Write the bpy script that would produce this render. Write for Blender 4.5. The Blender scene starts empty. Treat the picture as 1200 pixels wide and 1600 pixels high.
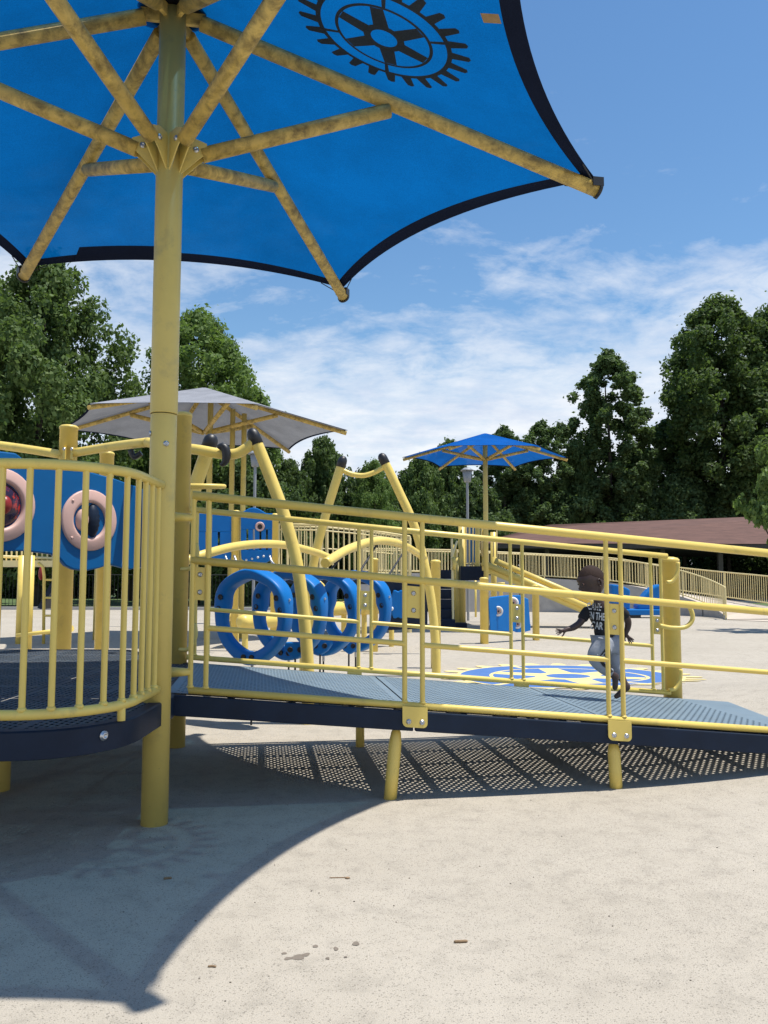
import bpy, bmesh, math, random
import numpy as np
from mathutils import Vector, Matrix
R_ = math.radians
PI = math.pi
sc = bpy.context.scene
col = sc.collection

# ------------------------------------------------------------------ camera
EYE = 1.3
FPX = 1295.0                       # focal length in pixels of the 1200 x 1600 photograph
PITCH, ROLL = R_(4.6), R_(0.1)
_f = Vector((0, math.cos(PITCH), math.sin(PITCH)))
_u0 = Vector((0, -math.sin(PITCH), math.cos(PITCH)))
_r0 = Vector((1, 0, 0))
_u = _u0 * math.cos(ROLL) - _r0 * math.sin(ROLL)
_r = _r0 * math.cos(ROLL) + _u0 * math.sin(ROLL)
cd = bpy.data.cameras.new('camera')
cam = bpy.data.objects.new('camera', cd)
col.objects.link(cam)
cam.matrix_world = Matrix(((_r.x, _u.x, -_f.x, 0), (_r.y, _u.y, -_f.y, 0), (_r.z, _u.z, -_f.z, EYE), (0, 0, 0, 1)))
cd.sensor_fit = 'VERTICAL'
cd.sensor_height = 36.0
cd.lens = FPX / 1600 * 36
cd.clip_end = 3000
sc.camera = cam

# ------------------------------------------------------------------ sky, sun, exposure
SUN = Vector((0.317, -0.024, 1.0)).normalized()        # direction towards the sun
w = bpy.data.worlds.new('World')
sc.world = w
w.use_nodes = True
nt = w.node_tree
nt.nodes.clear()
def N(nt, t, **kw):
    n = nt.nodes.new(t)
    for k, v in kw.items():
        if k == 'in_':
            for a, b in v.items():
                n.inputs[a].default_value = b
        else:
            setattr(n, k, v)
    return n
def ramp(nt, stops, interp='LINEAR'):
    n = nt.nodes.new('ShaderNodeValToRGB')
    n.color_ramp.interpolation = interp
    e = n.color_ramp.elements
    while len(e) < len(stops):
        e.new(0.5)
    for i, (p, c) in enumerate(stops):
        e[i].position = p
        e[i].color = c if len(c) == 4 else (*c, 1)
    return n
def g3(v):
    return (v, v, v, 1)
L = nt.links.new
sky = N(nt, 'ShaderNodeTexSky', sky_type='NISHITA', sun_disc=False)
sky.sun_elevation = math.asin(SUN.z)
sky.sun_rotation = math.atan2(SUN.x, SUN.y)
sky.air_density = 1.2
sky.dust_density = 0.3
sky.ozone_density = 1.6
tc = N(nt, 'ShaderNodeTexCoord')
sep = N(nt, 'ShaderNodeSeparateXYZ')
L(tc.outputs['Generated'], sep.inputs[0])
zc = N(nt, 'ShaderNodeMath', operation='MAXIMUM', in_={1: 0.03})
L(sep.outputs[2], zc.inputs[0])
za = N(nt, 'ShaderNodeMath', operation='ADD', in_={1: 0.22})
L(zc.outputs[0], za.inputs[0])
dx = N(nt, 'ShaderNodeMath', operation='DIVIDE')
dy = N(nt, 'ShaderNodeMath', operation='DIVIDE')
L(sep.outputs[0], dx.inputs[0]); L(za.outputs[0], dx.inputs[1])
L(sep.outputs[1], dy.inputs[0]); L(za.outputs[0], dy.inputs[1])
cmb = N(nt, 'ShaderNodeCombineXYZ')
L(dx.outputs[0], cmb.inputs[0]); L(dy.outputs[0], cmb.inputs[1])
mp = N(nt, 'ShaderNodeMapping')
mp.inputs['Location'].default_value = (2.3, 0.4, 0)
mp.inputs['Scale'].default_value = (1.35, 1.6, 1)
L(cmb.outputs[0], mp.inputs[0])
n1 = N(nt, 'ShaderNodeTexNoise', in_={'Scale': 1.1, 'Detail': 9.0, 'Roughness': 0.62, 'Distortion': 0.55})
n2 = N(nt, 'ShaderNodeTexNoise', in_={'Scale': 5.5, 'Detail': 6.0, 'Roughness': 0.65, 'Distortion': 0.3})
L(mp.outputs[0], n1.inputs[0]); L(mp.outputs[0], n2.inputs[0])
nm = N(nt, 'ShaderNodeMix', data_type='FLOAT', in_={0: 0.38})
L(n1.outputs[0], nm.inputs[2]); L(n2.outputs[0], nm.inputs[3])
# cloud cover grows towards the horizon
cov = N(nt, 'ShaderNodeMapRange', in_={1: 0.02, 2: 0.56, 3: 0.33, 4: -0.21})
L(sep.outputs[2], cov.inputs[0])
ad = N(nt, 'ShaderNodeMath', operation='ADD')
L(nm.outputs[0], ad.inputs[0]); L(cov.outputs[0], ad.inputs[1])
cr = ramp(nt, [(0.45, g3(0)), (0.58, g3(0.55)), (0.74, g3(0.95))])
L(ad.outputs[0], cr.inputs[0])
shade = N(nt, 'ShaderNodeTexNoise', in_={'Scale': 2.6, 'Detail': 6.0, 'Roughness': 0.6})
L(mp.outputs[0], shade.inputs[0])
cc = ramp(nt, [(0.32, (4.6, 5.2, 6.3)), (0.60, (6.6, 6.8, 7.1))])
L(shade.outputs[0], cc.inputs[0])
mix = N(nt, 'ShaderNodeMix', data_type='RGBA')
sat = N(nt, 'ShaderNodeHueSaturation', in_={'Saturation': 1.22, 'Value': 1.0})
L(sky.outputs[0], sat.inputs['Color'])
L(cr.outputs[0], mix.inputs[0]); L(sat.outputs[0], mix.inputs[6]); L(cc.outputs[0], mix.inputs[7])
bg = N(nt, 'ShaderNodeBackground', in_={1: 0.122})
L(mix.outputs[2], bg.inputs[0])
wo = N(nt, 'ShaderNodeOutputWorld')
L(bg.outputs[0], wo.inputs[0])
sl = bpy.data.lights.new('sun', 'SUN')
sl.energy = 5.0
sl.angle = R_(0.53)
sl.color = (1.0, 0.955, 0.88)
so = bpy.data.objects.new('sun', sl)
col.objects.link(so)
so.rotation_euler = SUN.to_track_quat('Z', 'Y').to_euler()
so.location = (6, 0, 20)
vs = sc.view_settings
vs.view_transform = 'Standard'
vs.look = 'None'
vs.gamma = 1
vs.use_curve_mapping = False
vs.exposure = 0.25
sc.cycles.max_bounces = 8
sc.cycles.transparent_max_bounces = 12

# ------------------------------------------------------------------ placing helpers
def ray(x, y):
    return _f + _r * ((x - 600) / FPX) - _u * ((y - 800) / FPX)
def at(x, y, Y):                   # world point seen at pixel (x, y) at distance Y
    d = ray(x, y)
    return Vector((0, 0, EYE)) + d * (Y / d.y)
def on(x, y, z=0.0):               # world point seen at pixel (x, y) at height z
    d = ray(x, y)
    return Vector((0, 0, EYE)) + d * ((z - EYE) / d.z)
RO = Vector((0.067, 5.005, 0)); _th = R_(8.4)
RU = Vector((math.cos(_th), math.sin(_th), 0)); RV = Vector((-math.sin(_th), math.cos(_th), 0))
SL = 0.0868
RW = 1.7
def rp(s, t, z):                   # ramp coordinates: along, across (0 near), height above the ramp's sloping line
    return RO + RU * s + RV * t + Vector((0, 0, z - SL * s))
def gz(x, y):                      # ground height: flat, with a rise at the foot of the ramp
    d = Vector((x, y, 0)) - RO
    s, t = d.dot(RU), d.dot(RV)
    return 0.40 * math.exp(-((s - 4.4) / 1.9) ** 2 - ((t - 1.6) / 2.2) ** 2)

# ------------------------------------------------------------------ materials
MATS = {}
def newmat(name):
    m = bpy.data.materials.new(name)
    m.use_nodes = True
    n = m.node_tree
    b = n.nodes['Principled BSDF']
    MATS[name] = m
    return m, n, b
def simple(name, c, rough=0.5, var=0.12, scale=6.0, bump=0.0, bscale=200.0, metal=0.0, dark=None, dlo=0.5, dhi=0.7, dscale=3.0, spec=0.5, chips=None):
    m, n, b = newmat(name)
    l = n.links.new
    tcn = N(n, 'ShaderNodeTexCoord')
    no = N(n, 'ShaderNodeTexNoise', in_={'Scale': scale, 'Detail': 6.0, 'Roughness': 0.6})
    l(tcn.outputs['Object'], no.inputs[0])
    lo = tuple(max(0, x * (1 - var)) for x in c); hi = tuple(min(1, x * (1 + var)) for x in c)
    r = ramp(n, [(0.3, lo), (0.7, hi)])
    l(no.outputs[0], r.inputs[0])
    src = r.outputs[0]
    if dark is not None:
        n2 = N(n, 'ShaderNodeTexNoise', in_={'Scale': dscale, 'Detail': 8.0, 'Roughness': 0.7, 'Distortion': 0.4})
        l(tcn.outputs['Object'], n2.inputs[0])
        r2 = ramp(n, [(dlo, g3(0)), (dhi, g3(1))])
        l(n2.outputs[0], r2.inputs[0])
        mx = N(n, 'ShaderNodeMix', data_type='RGBA')
        mx.inputs[7].default_value = (*dark, 1)
        l(r2.outputs[0], mx.inputs[0]); l(src, mx.inputs[6])
        src = mx.outputs[2]
    if chips:
        n4 = N(n, 'ShaderNodeTexNoise', in_={'Scale': 38.0, 'Detail': 4.0, 'Roughness': 0.75})
        l(tcn.outputs['Object'], n4.inputs[0])
        r4 = ramp(n, [(0.705, g3(0)), (0.725, g3(0.85))])
        l(n4.outputs[0], r4.inputs[0])
        mx4 = N(n, 'ShaderNodeMix', data_type='RGBA')
        mx4.inputs[7].default_value = (*chips, 1)
        l(r4.outputs[0], mx4.inputs[0]); l(src, mx4.inputs[6])
        src = mx4.outputs[2]
    l(src, b.inputs['Base Color'])
    b.inputs['Roughness'].default_value = rough
    b.inputs['Metallic'].default_value = metal
    b.inputs['Specular IOR Level'].default_value = spec
    if bump:
        n3 = N(n, 'ShaderNodeTexNoise', in_={'Scale': bscale, 'Detail': 3.0})
        l(tcn.outputs['Object'], n3.inputs[0])
        bm_ = N(n, 'ShaderNodeBump', in_={'Strength': bump, 'Distance': 0.01})
        l(n3.outputs[0], bm_.inputs['Height'])
        l(bm_.outputs[0], b.inputs['Normal'])
    return m
YEL = (0.75, 0.565, 0.135)
simple('yellow', YEL, 0.38, 0.07, 4.0, 0.02, 90, dark=(0.46, 0.36, 0.12), dlo=0.55, dhi=0.80, dscale=7, chips=(0.16, 0.11, 0.05))
simple('yellow_plain', YEL, 0.38, 0.07, 5.0, dark=(0.52, 0.38, 0.12), dlo=0.56, dhi=0.85, dscale=6)
simple('yellow_pale', (0.76, 0.63, 0.31), 0.45, 0.06, 5.0)
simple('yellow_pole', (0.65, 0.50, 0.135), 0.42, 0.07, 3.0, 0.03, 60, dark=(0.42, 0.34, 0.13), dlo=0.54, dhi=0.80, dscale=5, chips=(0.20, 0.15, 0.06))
simple('yellow_grimy', (0.62, 0.44, 0.115), 0.5, 0.16, 11.0, 0.06, 60, dark=(0.19, 0.135, 0.04), dlo=0.43, dhi=0.68, dscale=13)
simple('navy', (0.007, 0.016, 0.036), 0.5, 0.2, 6.0, 0.05, 120, spec=0.22)
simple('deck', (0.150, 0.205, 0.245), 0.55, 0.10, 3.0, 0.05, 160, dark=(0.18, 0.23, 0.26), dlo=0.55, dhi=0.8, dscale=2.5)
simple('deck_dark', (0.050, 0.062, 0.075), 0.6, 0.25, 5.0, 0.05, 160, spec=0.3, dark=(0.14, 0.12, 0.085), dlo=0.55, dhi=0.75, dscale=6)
simple('black_plastic', (0.012, 0.013, 0.016), 0.45, 0.2, 8.0, 0.05, 150)
simple('steel', (0.55, 0.56, 0.58), 0.32, 0.1, 20.0, metal=0.9)
simple('steel_dull', (0.33, 0.35, 0.38), 0.5, 0.1, 8.0, metal=0.4)
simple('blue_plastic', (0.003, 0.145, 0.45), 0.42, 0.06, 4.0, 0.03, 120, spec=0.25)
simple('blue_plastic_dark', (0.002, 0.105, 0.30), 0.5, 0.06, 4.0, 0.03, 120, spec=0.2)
simple('pink_plastic', (0.60, 0.385, 0.33), 0.5, 0.05, 6.0, 0.02, 150)
simple('bubble_dark', (0.03, 0.012, 0.035), 0.12, 0.6, 6.0, dark=(0.45, 0.03, 0.02), dlo=0.55, dhi=0.6, dscale=5)
simple('cable', (0.02, 0.02, 0.022), 0.6, 0.2, 30.0)
simple('concrete', (0.40, 0.385, 0.36), 0.85, 0.14, 1.2, 0.2, 40, dark=(0.25, 0.24, 0.225), dlo=0.52, dhi=0.75, dscale=1.2)
simple('path_concrete', (0.50, 0.43, 0.35), 0.85, 0.10, 1.0, 0.1, 40)
simple('grass', (0.075, 0.12, 0.035), 0.9, 0.35, 2.5, 0.6, 20)
simple('bark', (0.055, 0.042, 0.032), 0.9, 0.3, 4.0, 0.6, 12)
simple('timber_dark', (0.07, 0.055, 0.048), 0.8, 0.2, 5.0)
simple('iron_black', (0.012, 0.012, 0.013), 0.5, 0.1, 5.0)
simple('paint_blue', (0.060, 0.150, 0.38), 0.75, 0.10, 5.0, 0.1, 150, dark=(0.10, 0.19, 0.42), dlo=0.6, dhi=0.8, dscale=6)
simple('paint_yellow', (0.74, 0.60, 0.25), 0.75, 0.08, 5.0, 0.1, 150, dark=(0.62, 0.54, 0.35), dlo=0.55, dhi=0.8, dscale=5)
simple('skin', (0.052, 0.027, 0.020), 0.42, 0.10, 14.0)
simple('eye_shaded', (0.30, 0.15, 0.10), 0.5, 0.10, 14.0)  # darkened eye whites: the shadow over the eyes is put into this colour
simple('hair', (0.036, 0.021, 0.016), 0.8, 0.3, 200.0, 0.3, 400, spec=0.2)
simple('shirt', (0.010, 0.010, 0.012), 0.85, 0.3, 20.0, 0.2, 60)
simple('shirt_print', (0.62, 0.62, 0.62), 0.8, 0.05, 20.0)
simple('trousers', (0.28, 0.30, 0.34), 0.85, 0.08, 20.0, 0.25, 40)
simple('eye_white', (0.7, 0.68, 0.65), 0.3, 0.02, 5.0)
simple('patch_tan', (0.33, 0.21, 0.10), 0.8, 0.25, 12.0)
simple('stain', (0.20, 0.17, 0.138), 0.95, 0.10, 60.0, spec=0.0)
simple('twig', (0.23, 0.15, 0.08), 0.8, 0.25, 60.0)
simple('lamp_grey', (0.27, 0.285, 0.30), 0.45, 0.05, 5.0)
simple('dirt', (0.16, 0.14, 0.11), 0.9, 0.3, 5.0)

def ground_mat():
    m, n, b = newmat('rubber_ground')
    l = n.links.new
    tcn = N(n, 'ShaderNodeTexCoord')
    big = N(n, 'ShaderNodeTexNoise', in_={'Scale': 0.55, 'Detail': 7.0, 'Roughness': 0.62})
    fine = N(n, 'ShaderNodeTexNoise', in_={'Scale': 240.0, 'Detail': 2.5, 'Roughness': 0.7})
    vor = N(n, 'ShaderNodeTexVoronoi', in_={'Scale': 230.0})
    mid = N(n, 'ShaderNodeTexNoise', in_={'Scale': 7.0, 'Detail': 6.0, 'Roughness': 0.7})
    for q in (big, fine, vor, mid):
        l(tcn.outputs['Object'], q.inputs[0])
    r1 = ramp(n, [(0.30, (0.415, 0.370, 0.300)), (0.68, (0.480, 0.432, 0.356))])
    l(big.outputs[0], r1.inputs[0])
    r2 = ramp(n, [(0.32, g3(0.55)), (0.44, g3(0.88)), (0.62, g3(1.0)), (0.75, g3(1.18))])
    l(fine.outputs[0], r2.inputs[0])
    r3 = ramp(n, [(0.28, g3(0.80)), (0.5, g3(1.0)), (0.72, g3(1.04))])
    l(mid.outputs[0], r3.inputs[0])
    # single darker granules
    sepc = N(n, 'ShaderNodeSeparateColor')
    l(vor.outputs['Color'], sepc.inputs[0])
    r4 = ramp(n, [(0.0, g3(0.62)), (0.07, g3(1.0))], 'CONSTANT')
    l(sepc.outputs[0], r4.inputs[0])
    src = r1.outputs[0]
    scf = N(n, 'ShaderNodeTexNoise', in_={'Scale': 2.4, 'Detail': 9.0, 'Roughness': 0.72, 'Distortion': 0.6})
    l(tcn.outputs['Object'], scf.inputs[0])
    r5 = ramp(n, [(0.56, g3(1.0)), (0.72, g3(0.90))])
    l(scf.outputs[0], r5.inputs[0])
    for q in (r2, r3, r4, r5):
        mm = N(n, 'ShaderNodeMix', data_type='RGBA', blend_type='MULTIPLY', in_={0: 1.0})
        l(src, mm.inputs[6]); l(q.outputs[0], mm.inputs[7])
        src = mm.outputs[2]
    l(src, b.inputs['Base Color'])
    b.inputs['Roughness'].default_value = 0.85
    b.inputs['Specular IOR Level'].default_value = 0.25
    bm_ = N(n, 'ShaderNodeBump', in_={'Strength': 0.55, 'Distance': 0.004})
    l(fine.outputs[0], bm_.inputs['Height'])
    l(bm_.outputs[0], b.inputs['Normal'])
ground_mat()

def fabric(name, cdif, ctr, transp, wtr=0.5, ttint=(1, 1, 1)):
    m, n, b = newmat(name)
    l = n.links.new
    n.nodes.remove(b)
    out = n.nodes['Material Output']
    tcn = N(n, 'ShaderNodeTexCoord')
    no = N(n, 'ShaderNodeTexNoise', in_={'Scale': 1.6, 'Detail': 7.0, 'Roughness': 0.65})
    fi = N(n, 'ShaderNodeTexNoise', in_={'Scale': 160.0, 'Detail': 2.0})
    l(tcn.outputs['Object'], no.inputs[0]); l(tcn.outputs['Object'], fi.inputs[0])
    def tint(c):
        r = ramp(n, [(0.3, tuple(x * 0.80 for x in c)), (0.7, tuple(min(1, x * 1.14) for x in c))])
        l(no.outputs[0], r.inputs[0])
        r2 = ramp(n, [(0.35, g3(0.85)), (0.65, g3(1.12))])
        l(fi.outputs[0], r2.inputs[0])
        mm = N(n, 'ShaderNodeMix', data_type='RGBA', blend_type='MULTIPLY', in_={0: 1.0})
        l(r.outputs[0], mm.inputs[6]); l(r2.outputs[0], mm.inputs[7])
        return mm.outputs[2]
    d = N(n, 'ShaderNodeBsdfDiffuse'); l(tint(cdif), d.inputs[0])
    t = N(n, 'ShaderNodeBsdfTranslucent'); l(tint(ctr), t.inputs[0])
    mx = N(n, 'ShaderNodeMixShader', in_={0: wtr}); l(d.outputs[0], mx.inputs[1]); l(t.outputs[0], mx.inputs[2])
    tr = N(n, 'ShaderNodeBsdfTransparent'); tr.inputs[0].default_value = (*ttint, 1)
    mx2 = N(n, 'ShaderNodeMixShader', in_={0: transp}); l(mx.outputs[0], mx2.inputs[1]); l(tr.outputs[0], mx2.inputs[2])
    l(mx2.outputs[0], out.inputs[0])
fabric('canopy_blue', (0.001, 0.060, 0.19), (0.0003, 0.100, 0.315), 0.085, 0.52, (0.20, 0.48, 0.70))
fabric('canopy_print', (0.045, 0.05, 0.05), (0.05, 0.06, 0.06), 0.0, 0.3)
fabric('canopy_edge', (0.016, 0.022, 0.045), (0.01, 0.015, 0.03), 0.0, 0.1)
fabric('canopy_grey', (0.39, 0.405, 0.445), (0.115, 0.122, 0.14), 0.01, 0.36)
fabric('canopy_blue_far', (0.012, 0.13, 0.50), (0.01, 0.10, 0.36), 0.03, 0.4)

def leafmat(name, c1, c2, trc):
    m, n, b = newmat(name)
    l = n.links.new
    n.nodes.remove(b)
    out = n.nodes['Material Output']
    gi = N(n, 'ShaderNodeNewGeometry')
    oi = N(n, 'ShaderNodeObjectInfo')
    r = ramp(n, [(0.0, c1), (1.0, c2)])
    l(gi.outputs['Random Per Island'], r.inputs[0])
    hs = N(n, 'ShaderNodeHueSaturation', in_={'Saturation': 0.95})
    mr = N(n, 'ShaderNodeMapRange', in_={3: 0.8, 4: 1.25})
    l(oi.outputs['Random'], mr.inputs[0]); l(mr.outputs[0], hs.inputs['Value'])
    l(r.outputs[0], hs.inputs['Color'])
    d = N(n, 'ShaderNodeBsdfPrincipled', in_={'Roughness': 0.6, 'Specular IOR Level': 0.15}); l(hs.outputs[0], d.inputs[0])
    t = N(n, 'ShaderNodeBsdfTranslucent'); t.inputs[0].default_value = (*trc, 1)
    mx = N(n, 'ShaderNodeMixShader', in_={0: 0.32}); l(d.outputs[0], mx.inputs[1]); l(t.outputs[0], mx.inputs[2])
    l(mx.outputs[0], out.inputs[0])
leafmat('leaf', (0.044, 0.083, 0.023), (0.121, 0.175, 0.054), (0.144, 0.233, 0.044))
leafmat('leaf_dark', (0.044, 0.080, 0.029), (0.117, 0.175, 0.059), (0.137, 0.222, 0.048))
leafmat('leaf_bright', (0.078, 0.137, 0.034), (0.171, 0.249, 0.069), (0.185, 0.303, 0.048))

def roof_mat():
    m, n, b = newmat('roof_shingle')
    l = n.links.new
    tcn = N(n, 'ShaderNodeTexCoord')
    mpn = N(n, 'ShaderNodeMapping'); mpn.inputs['Scale'].default_value = (1, 6, 6)
    l(tcn.outputs['Object'], mpn.inputs[0])
    no = N(n, 'ShaderNodeTexNoise', in_={'Scale': 0.9, 'Detail': 9.0, 'Roughness': 0.78})
    l(mpn.outputs[0], no.inputs[0])
    r = ramp(n, [(0.32, (0.066, 0.034, 0.027)), (0.68, (0.165, 0.084, 0.064))])
    l(no.outputs[0], r.inputs[0]); l(r.outputs[0], b.inputs['Base Color'])
    b.inputs['Roughness'].default_value = 0.9
roof_mat()

# ------------------------------------------------------------------ mesh helpers
def mat(m):
    return MATS[m]
WM = {}                             # world matrix of every built object
def setp(o, **kw):
    for k, v in kw.items():
        if v is not None:
            o[k] = v
def thing(name, loc, label, cat, group=None):
    o = bpy.data.objects.new(name, None)
    o.empty_display_size = 0.2
    col.objects.link(o)
    o.location = loc
    WM[o] = Matrix.Translation(Vector(loc))
    setp(o, label=label, category=cat, group=group)
    return o
def link(name, me, M, parent=None):
    o = bpy.data.objects.new(name, me)
    col.objects.link(o)
    M = M.copy()
    WM[o] = M
    if parent is not None:
        o.parent = parent
        o.matrix_local = WM[parent].inverted() @ M
    else:
        o.matrix_world = M
    return o
def frame_of(d):
    d = d.normalized()
    a = Vector((0, 0, 1)) if abs(d.z) < 0.95 else Vector((1, 0, 0))
    x = a.cross(d).normalized()
    return x, d.cross(x), d
class MB:
    def __init__(s):
        s.v = []; s.f = []; s.sm = []
    def add(s, vs, fs, smooth=False):
        o = len(s.v)
        s.v += [Vector(q) for q in vs]
        s.f += [tuple(i + o for i in f) for f in fs]
        s.sm += [smooth] * len(fs)
        return s
    def tube(s, pts, rad, n=12, caps=True, closed=False):
        pts = [Vector(p) for p in pts]
        m = len(pts)
        if not hasattr(rad, '__len__'):
            rad = [rad] * m
        vs = []; prev = None
        for i, p in enumerate(pts):
            if closed:
                d = pts[(i + 1) % m] - pts[i - 1]
            else:
                d = pts[min(i + 1, m - 1)] - pts[max(i - 1, 0)]
            d.normalize()
            if prev is None:
                x, y, _ = frame_of(d)
            else:
                x = (prev - d * prev.dot(d)).normalized(); y = d.cross(x)
            prev = x
            for k in range(n):
                a = 2 * PI * k / n
                vs.append(p + (x * math.cos(a) + y * math.sin(a)) * rad[i])
        fs = []
        for i in range(m if closed else m - 1):
            j = (i + 1) % m
            for k in range(n):
                fs.append((i * n + k, i * n + (k + 1) % n, j * n + (k + 1) % n, j * n + k))
        s.add(vs, fs, True)
        if caps and not closed:
            o = len(s.v) - len(vs)
            s.f.append(tuple(o + k for k in reversed(range(n)))); s.sm.append(False)
            s.f.append(tuple(o + (m - 1) * n + k for k in range(n))); s.sm.append(False)
        return s
    def box(s, c, x, y, z):          # centre and three half-axis vectors
        c, x, y, z = map(Vector, (c, x, y, z))
        vs = [c + x * a + y * b + z * d for d in (-1, 1) for b in (-1, 1) for a in (-1, 1)]
        return s.add(vs, [(0, 2, 3, 1), (4, 5, 7, 6), (0, 1, 5, 4), (2, 6, 7, 3), (0, 4, 6, 2), (1, 3, 7, 5)])
    def abox(s, c, hx, hy, hz):
        return s.box(c, (hx, 0, 0), (0, hy, 0), (0, 0, hz))
    def lathe(s, base, axis, prof, n=16, smooth=True):
        x, y, d = frame_of(Vector(axis)); base = Vector(base)
        vs = []
        for (r, h) in prof:
            for k in range(n):
                a = 2 * PI * k / n
                vs.append(base + d * h + (x * math.cos(a) + y * math.sin(a)) * max(r, 1e-5))
        fs = []
        for i in range(len(prof) - 1):
            for k in range(n):
                fs.append((i * n + k, i * n + (k + 1) % n, (i + 1) * n + (k + 1) % n, (i + 1) * n + k))
        s.add(vs, fs, smooth)
        o = len(s.v) - len(vs)
        s.f.append(tuple(o + k for k in reversed(range(n)))); s.sm.append(False)
        s.f.append(tuple(o + (len(prof) - 1) * n + k for k in range(n))); s.sm.append(False)
        return s
    def prism(s, pts, off, holes=None):  # planar outline extruded by off
        pts = [Vector(p) for p in pts]; off = Vector(off); n = len(pts)
        s.add(pts + [p + off for p in pts], [tuple(reversed(range(n))), tuple(range(n, 2 * n))] + [(i, (i + 1) % n, n + (i + 1) % n, n + i) for i in range(n)])
        return s
    def sphere(s, c, r, nu=14, nv=9, M=None):
        vs = []; c = Vector(c)
        if not hasattr(r, '__len__'):
            r = (r, r, r)
        for i in range(nv + 1):
            b = -PI / 2 + PI * i / nv
            for k in range(nu):
                a = 2 * PI * k / nu
                v = Vector((math.cos(b) * math.cos(a) * r[0], math.cos(b) * math.sin(a) * r[1], math.sin(b) * r[2]))
                vs.append(c + (M @ v if M else v))
        fs = [(i * nu + k, i * nu + (k + 1) % nu, (i + 1) * nu + (k + 1) % nu, (i + 1) * nu + k) for i in range(nv) for k in range(nu)]
        return s.add(vs, fs, True)
    def mesh(s, name, m, off=Vector((0, 0, 0))):
        me = bpy.data.meshes.new(name)
        me.from_pydata([tuple(v - off) for v in s.v], [], s.f)
        me.materials.append(mat(m))
        me.polygons.foreach_set('use_smooth', s.sm)
        me.update()
        return me
    def build(s, name, m, parent=None, label=None, bevel=None):
        if parent is not None:
            M = Matrix.Translation(WM[parent].translation)
        else:
            M = Matrix.Translation(s.v[0])
        me = s.mesh(name, m, M.translation)
        o = link(name, me, M, parent)
        if label:
            o['label'] = label
        if bevel:
            bv = o.modifiers.new('bevel', 'BEVEL'); bv.width = bevel; bv.segments = 2; bv.limit_method = 'ANGLE'
        return o
def struct(o, kind='structure'):
    o['kind'] = kind
    return o
def spline(pts, n=8):
    pts = [Vector(p) for p in pts]
    P = [2 * pts[0] - pts[1]] + pts + [2 * pts[-1] - pts[-2]]
    out = []
    for i in range(1, len(P) - 2):
        a, b, c, d = P[i - 1:i + 3]
        for k in range(n):
            t = k / n
            out.append(0.5 * ((2 * b) + (c - a) * t + (2 * a - 5 * b + 4 * c - d) * t * t + (3 * b - a - 3 * c + d) * t ** 3))
    out.append(pts[-1])
    return out
_cyl = {}
def rod(name, p0, p1, r, m, parent, n=12):
    key = (m, n)
    if key not in _cyl:
        _cyl[key] = MB().tube([(0, 0, 0), (0, 0, 1)], 1.0, n).mesh('rod_' + m, m)
    p0, p1 = Vector(p0), Vector(p1)
    x, y, d = frame_of(p1 - p0)
    ln = (p1 - p0).length
    M = Matrix(((x.x * r, y.x * r, d.x * ln, p0.x), (x.y * r, y.y * r, d.y * ln, p0.y), (x.z * r, y.z * r, d.z * ln, p0.z), (0, 0, 0, 1)))
    return link(name, _cyl[key], M, parent)
_bolt = None
def bolt(p, axis, parent, r=0.012, m='steel'):
    global _bolt
    if _bolt is None:
        _bolt = MB().lathe((0, 0, 0), (0, 0, 1), [(1.25, 0), (1.25, 0.12), (0.95, 0.14), (0.9, 0.5), (0.55, 0.72), (0.5, 0.45), (0.0, 0.42)], 12).mesh('bolt', 'steel')
    x, y, d = frame_of(Vector(axis)); p = Vector(p)
    M = Matrix(((x.x * r, y.x * r, d.x * r, p.x), (x.y * r, y.y * r, d.y * r, p.y), (x.z * r, y.z * r, d.z * r, p.z), (0, 0, 0, 1)))
    return link('bolt', _bolt, M, parent)
def capped_post(p0, ztop, r, m, parent, name='post', n=20, dome=True):
    p0 = Vector(p0)
    h = ztop - p0.z
    prof = [(r, 0), (r, h - 0.03)]
    if dome:
        prof += [(r * 1.06, h - 0.03), (r * 1.06, h - 0.008), (r * 0.85, h + 0.006), (r * 0.45, h + 0.014), (0.0, h + 0.017)]
    return MB().lathe(p0, (0, 0, 1), prof, n).build(name, m, parent)

# ------------------------------------------------------------------ ground
def make_ground():
    xs = np.concatenate([[-60, -30, -16], np.arange(-9, 13.01, 0.2), [20, 34, 60]])
    ys = np.concatenate([[-40, -12, -4], np.arange(0, 16.01, 0.2), [20, 26, 34.2]])
    vs = [(float(x), float(y), gz(float(x), float(y))) for y in ys for x in xs]
    nx = len(xs)
    fs = [(j * nx + i, j * nx + i + 1, (j + 1) * nx + i + 1, (j + 1) * nx + i) for j in range(len(ys) - 1) for i in range(nx - 1)]
    o = MB().add(vs, fs, True)
    me = o.mesh('ground', 'rubber_ground')
    ob = link('ground', me, Matrix.Identity(4)); struct(ob)
    big = MB().add([(-900, -900, -0.06), (900, -900, -0.06), (900, 900, -0.06), (-900, 900, -0.06)], [(0, 1, 2, 3)])
    struct(link('grass_field', big.mesh('grass_field', 'grass'), Matrix.Identity(4)))
    k = MB().abox((-8, 34.35, 0.03), 30, 0.15, 0.09)
    struct(link('kerb', k.mesh('kerb', 'concrete'), Matrix.Identity(4)))
make_ground()

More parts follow.
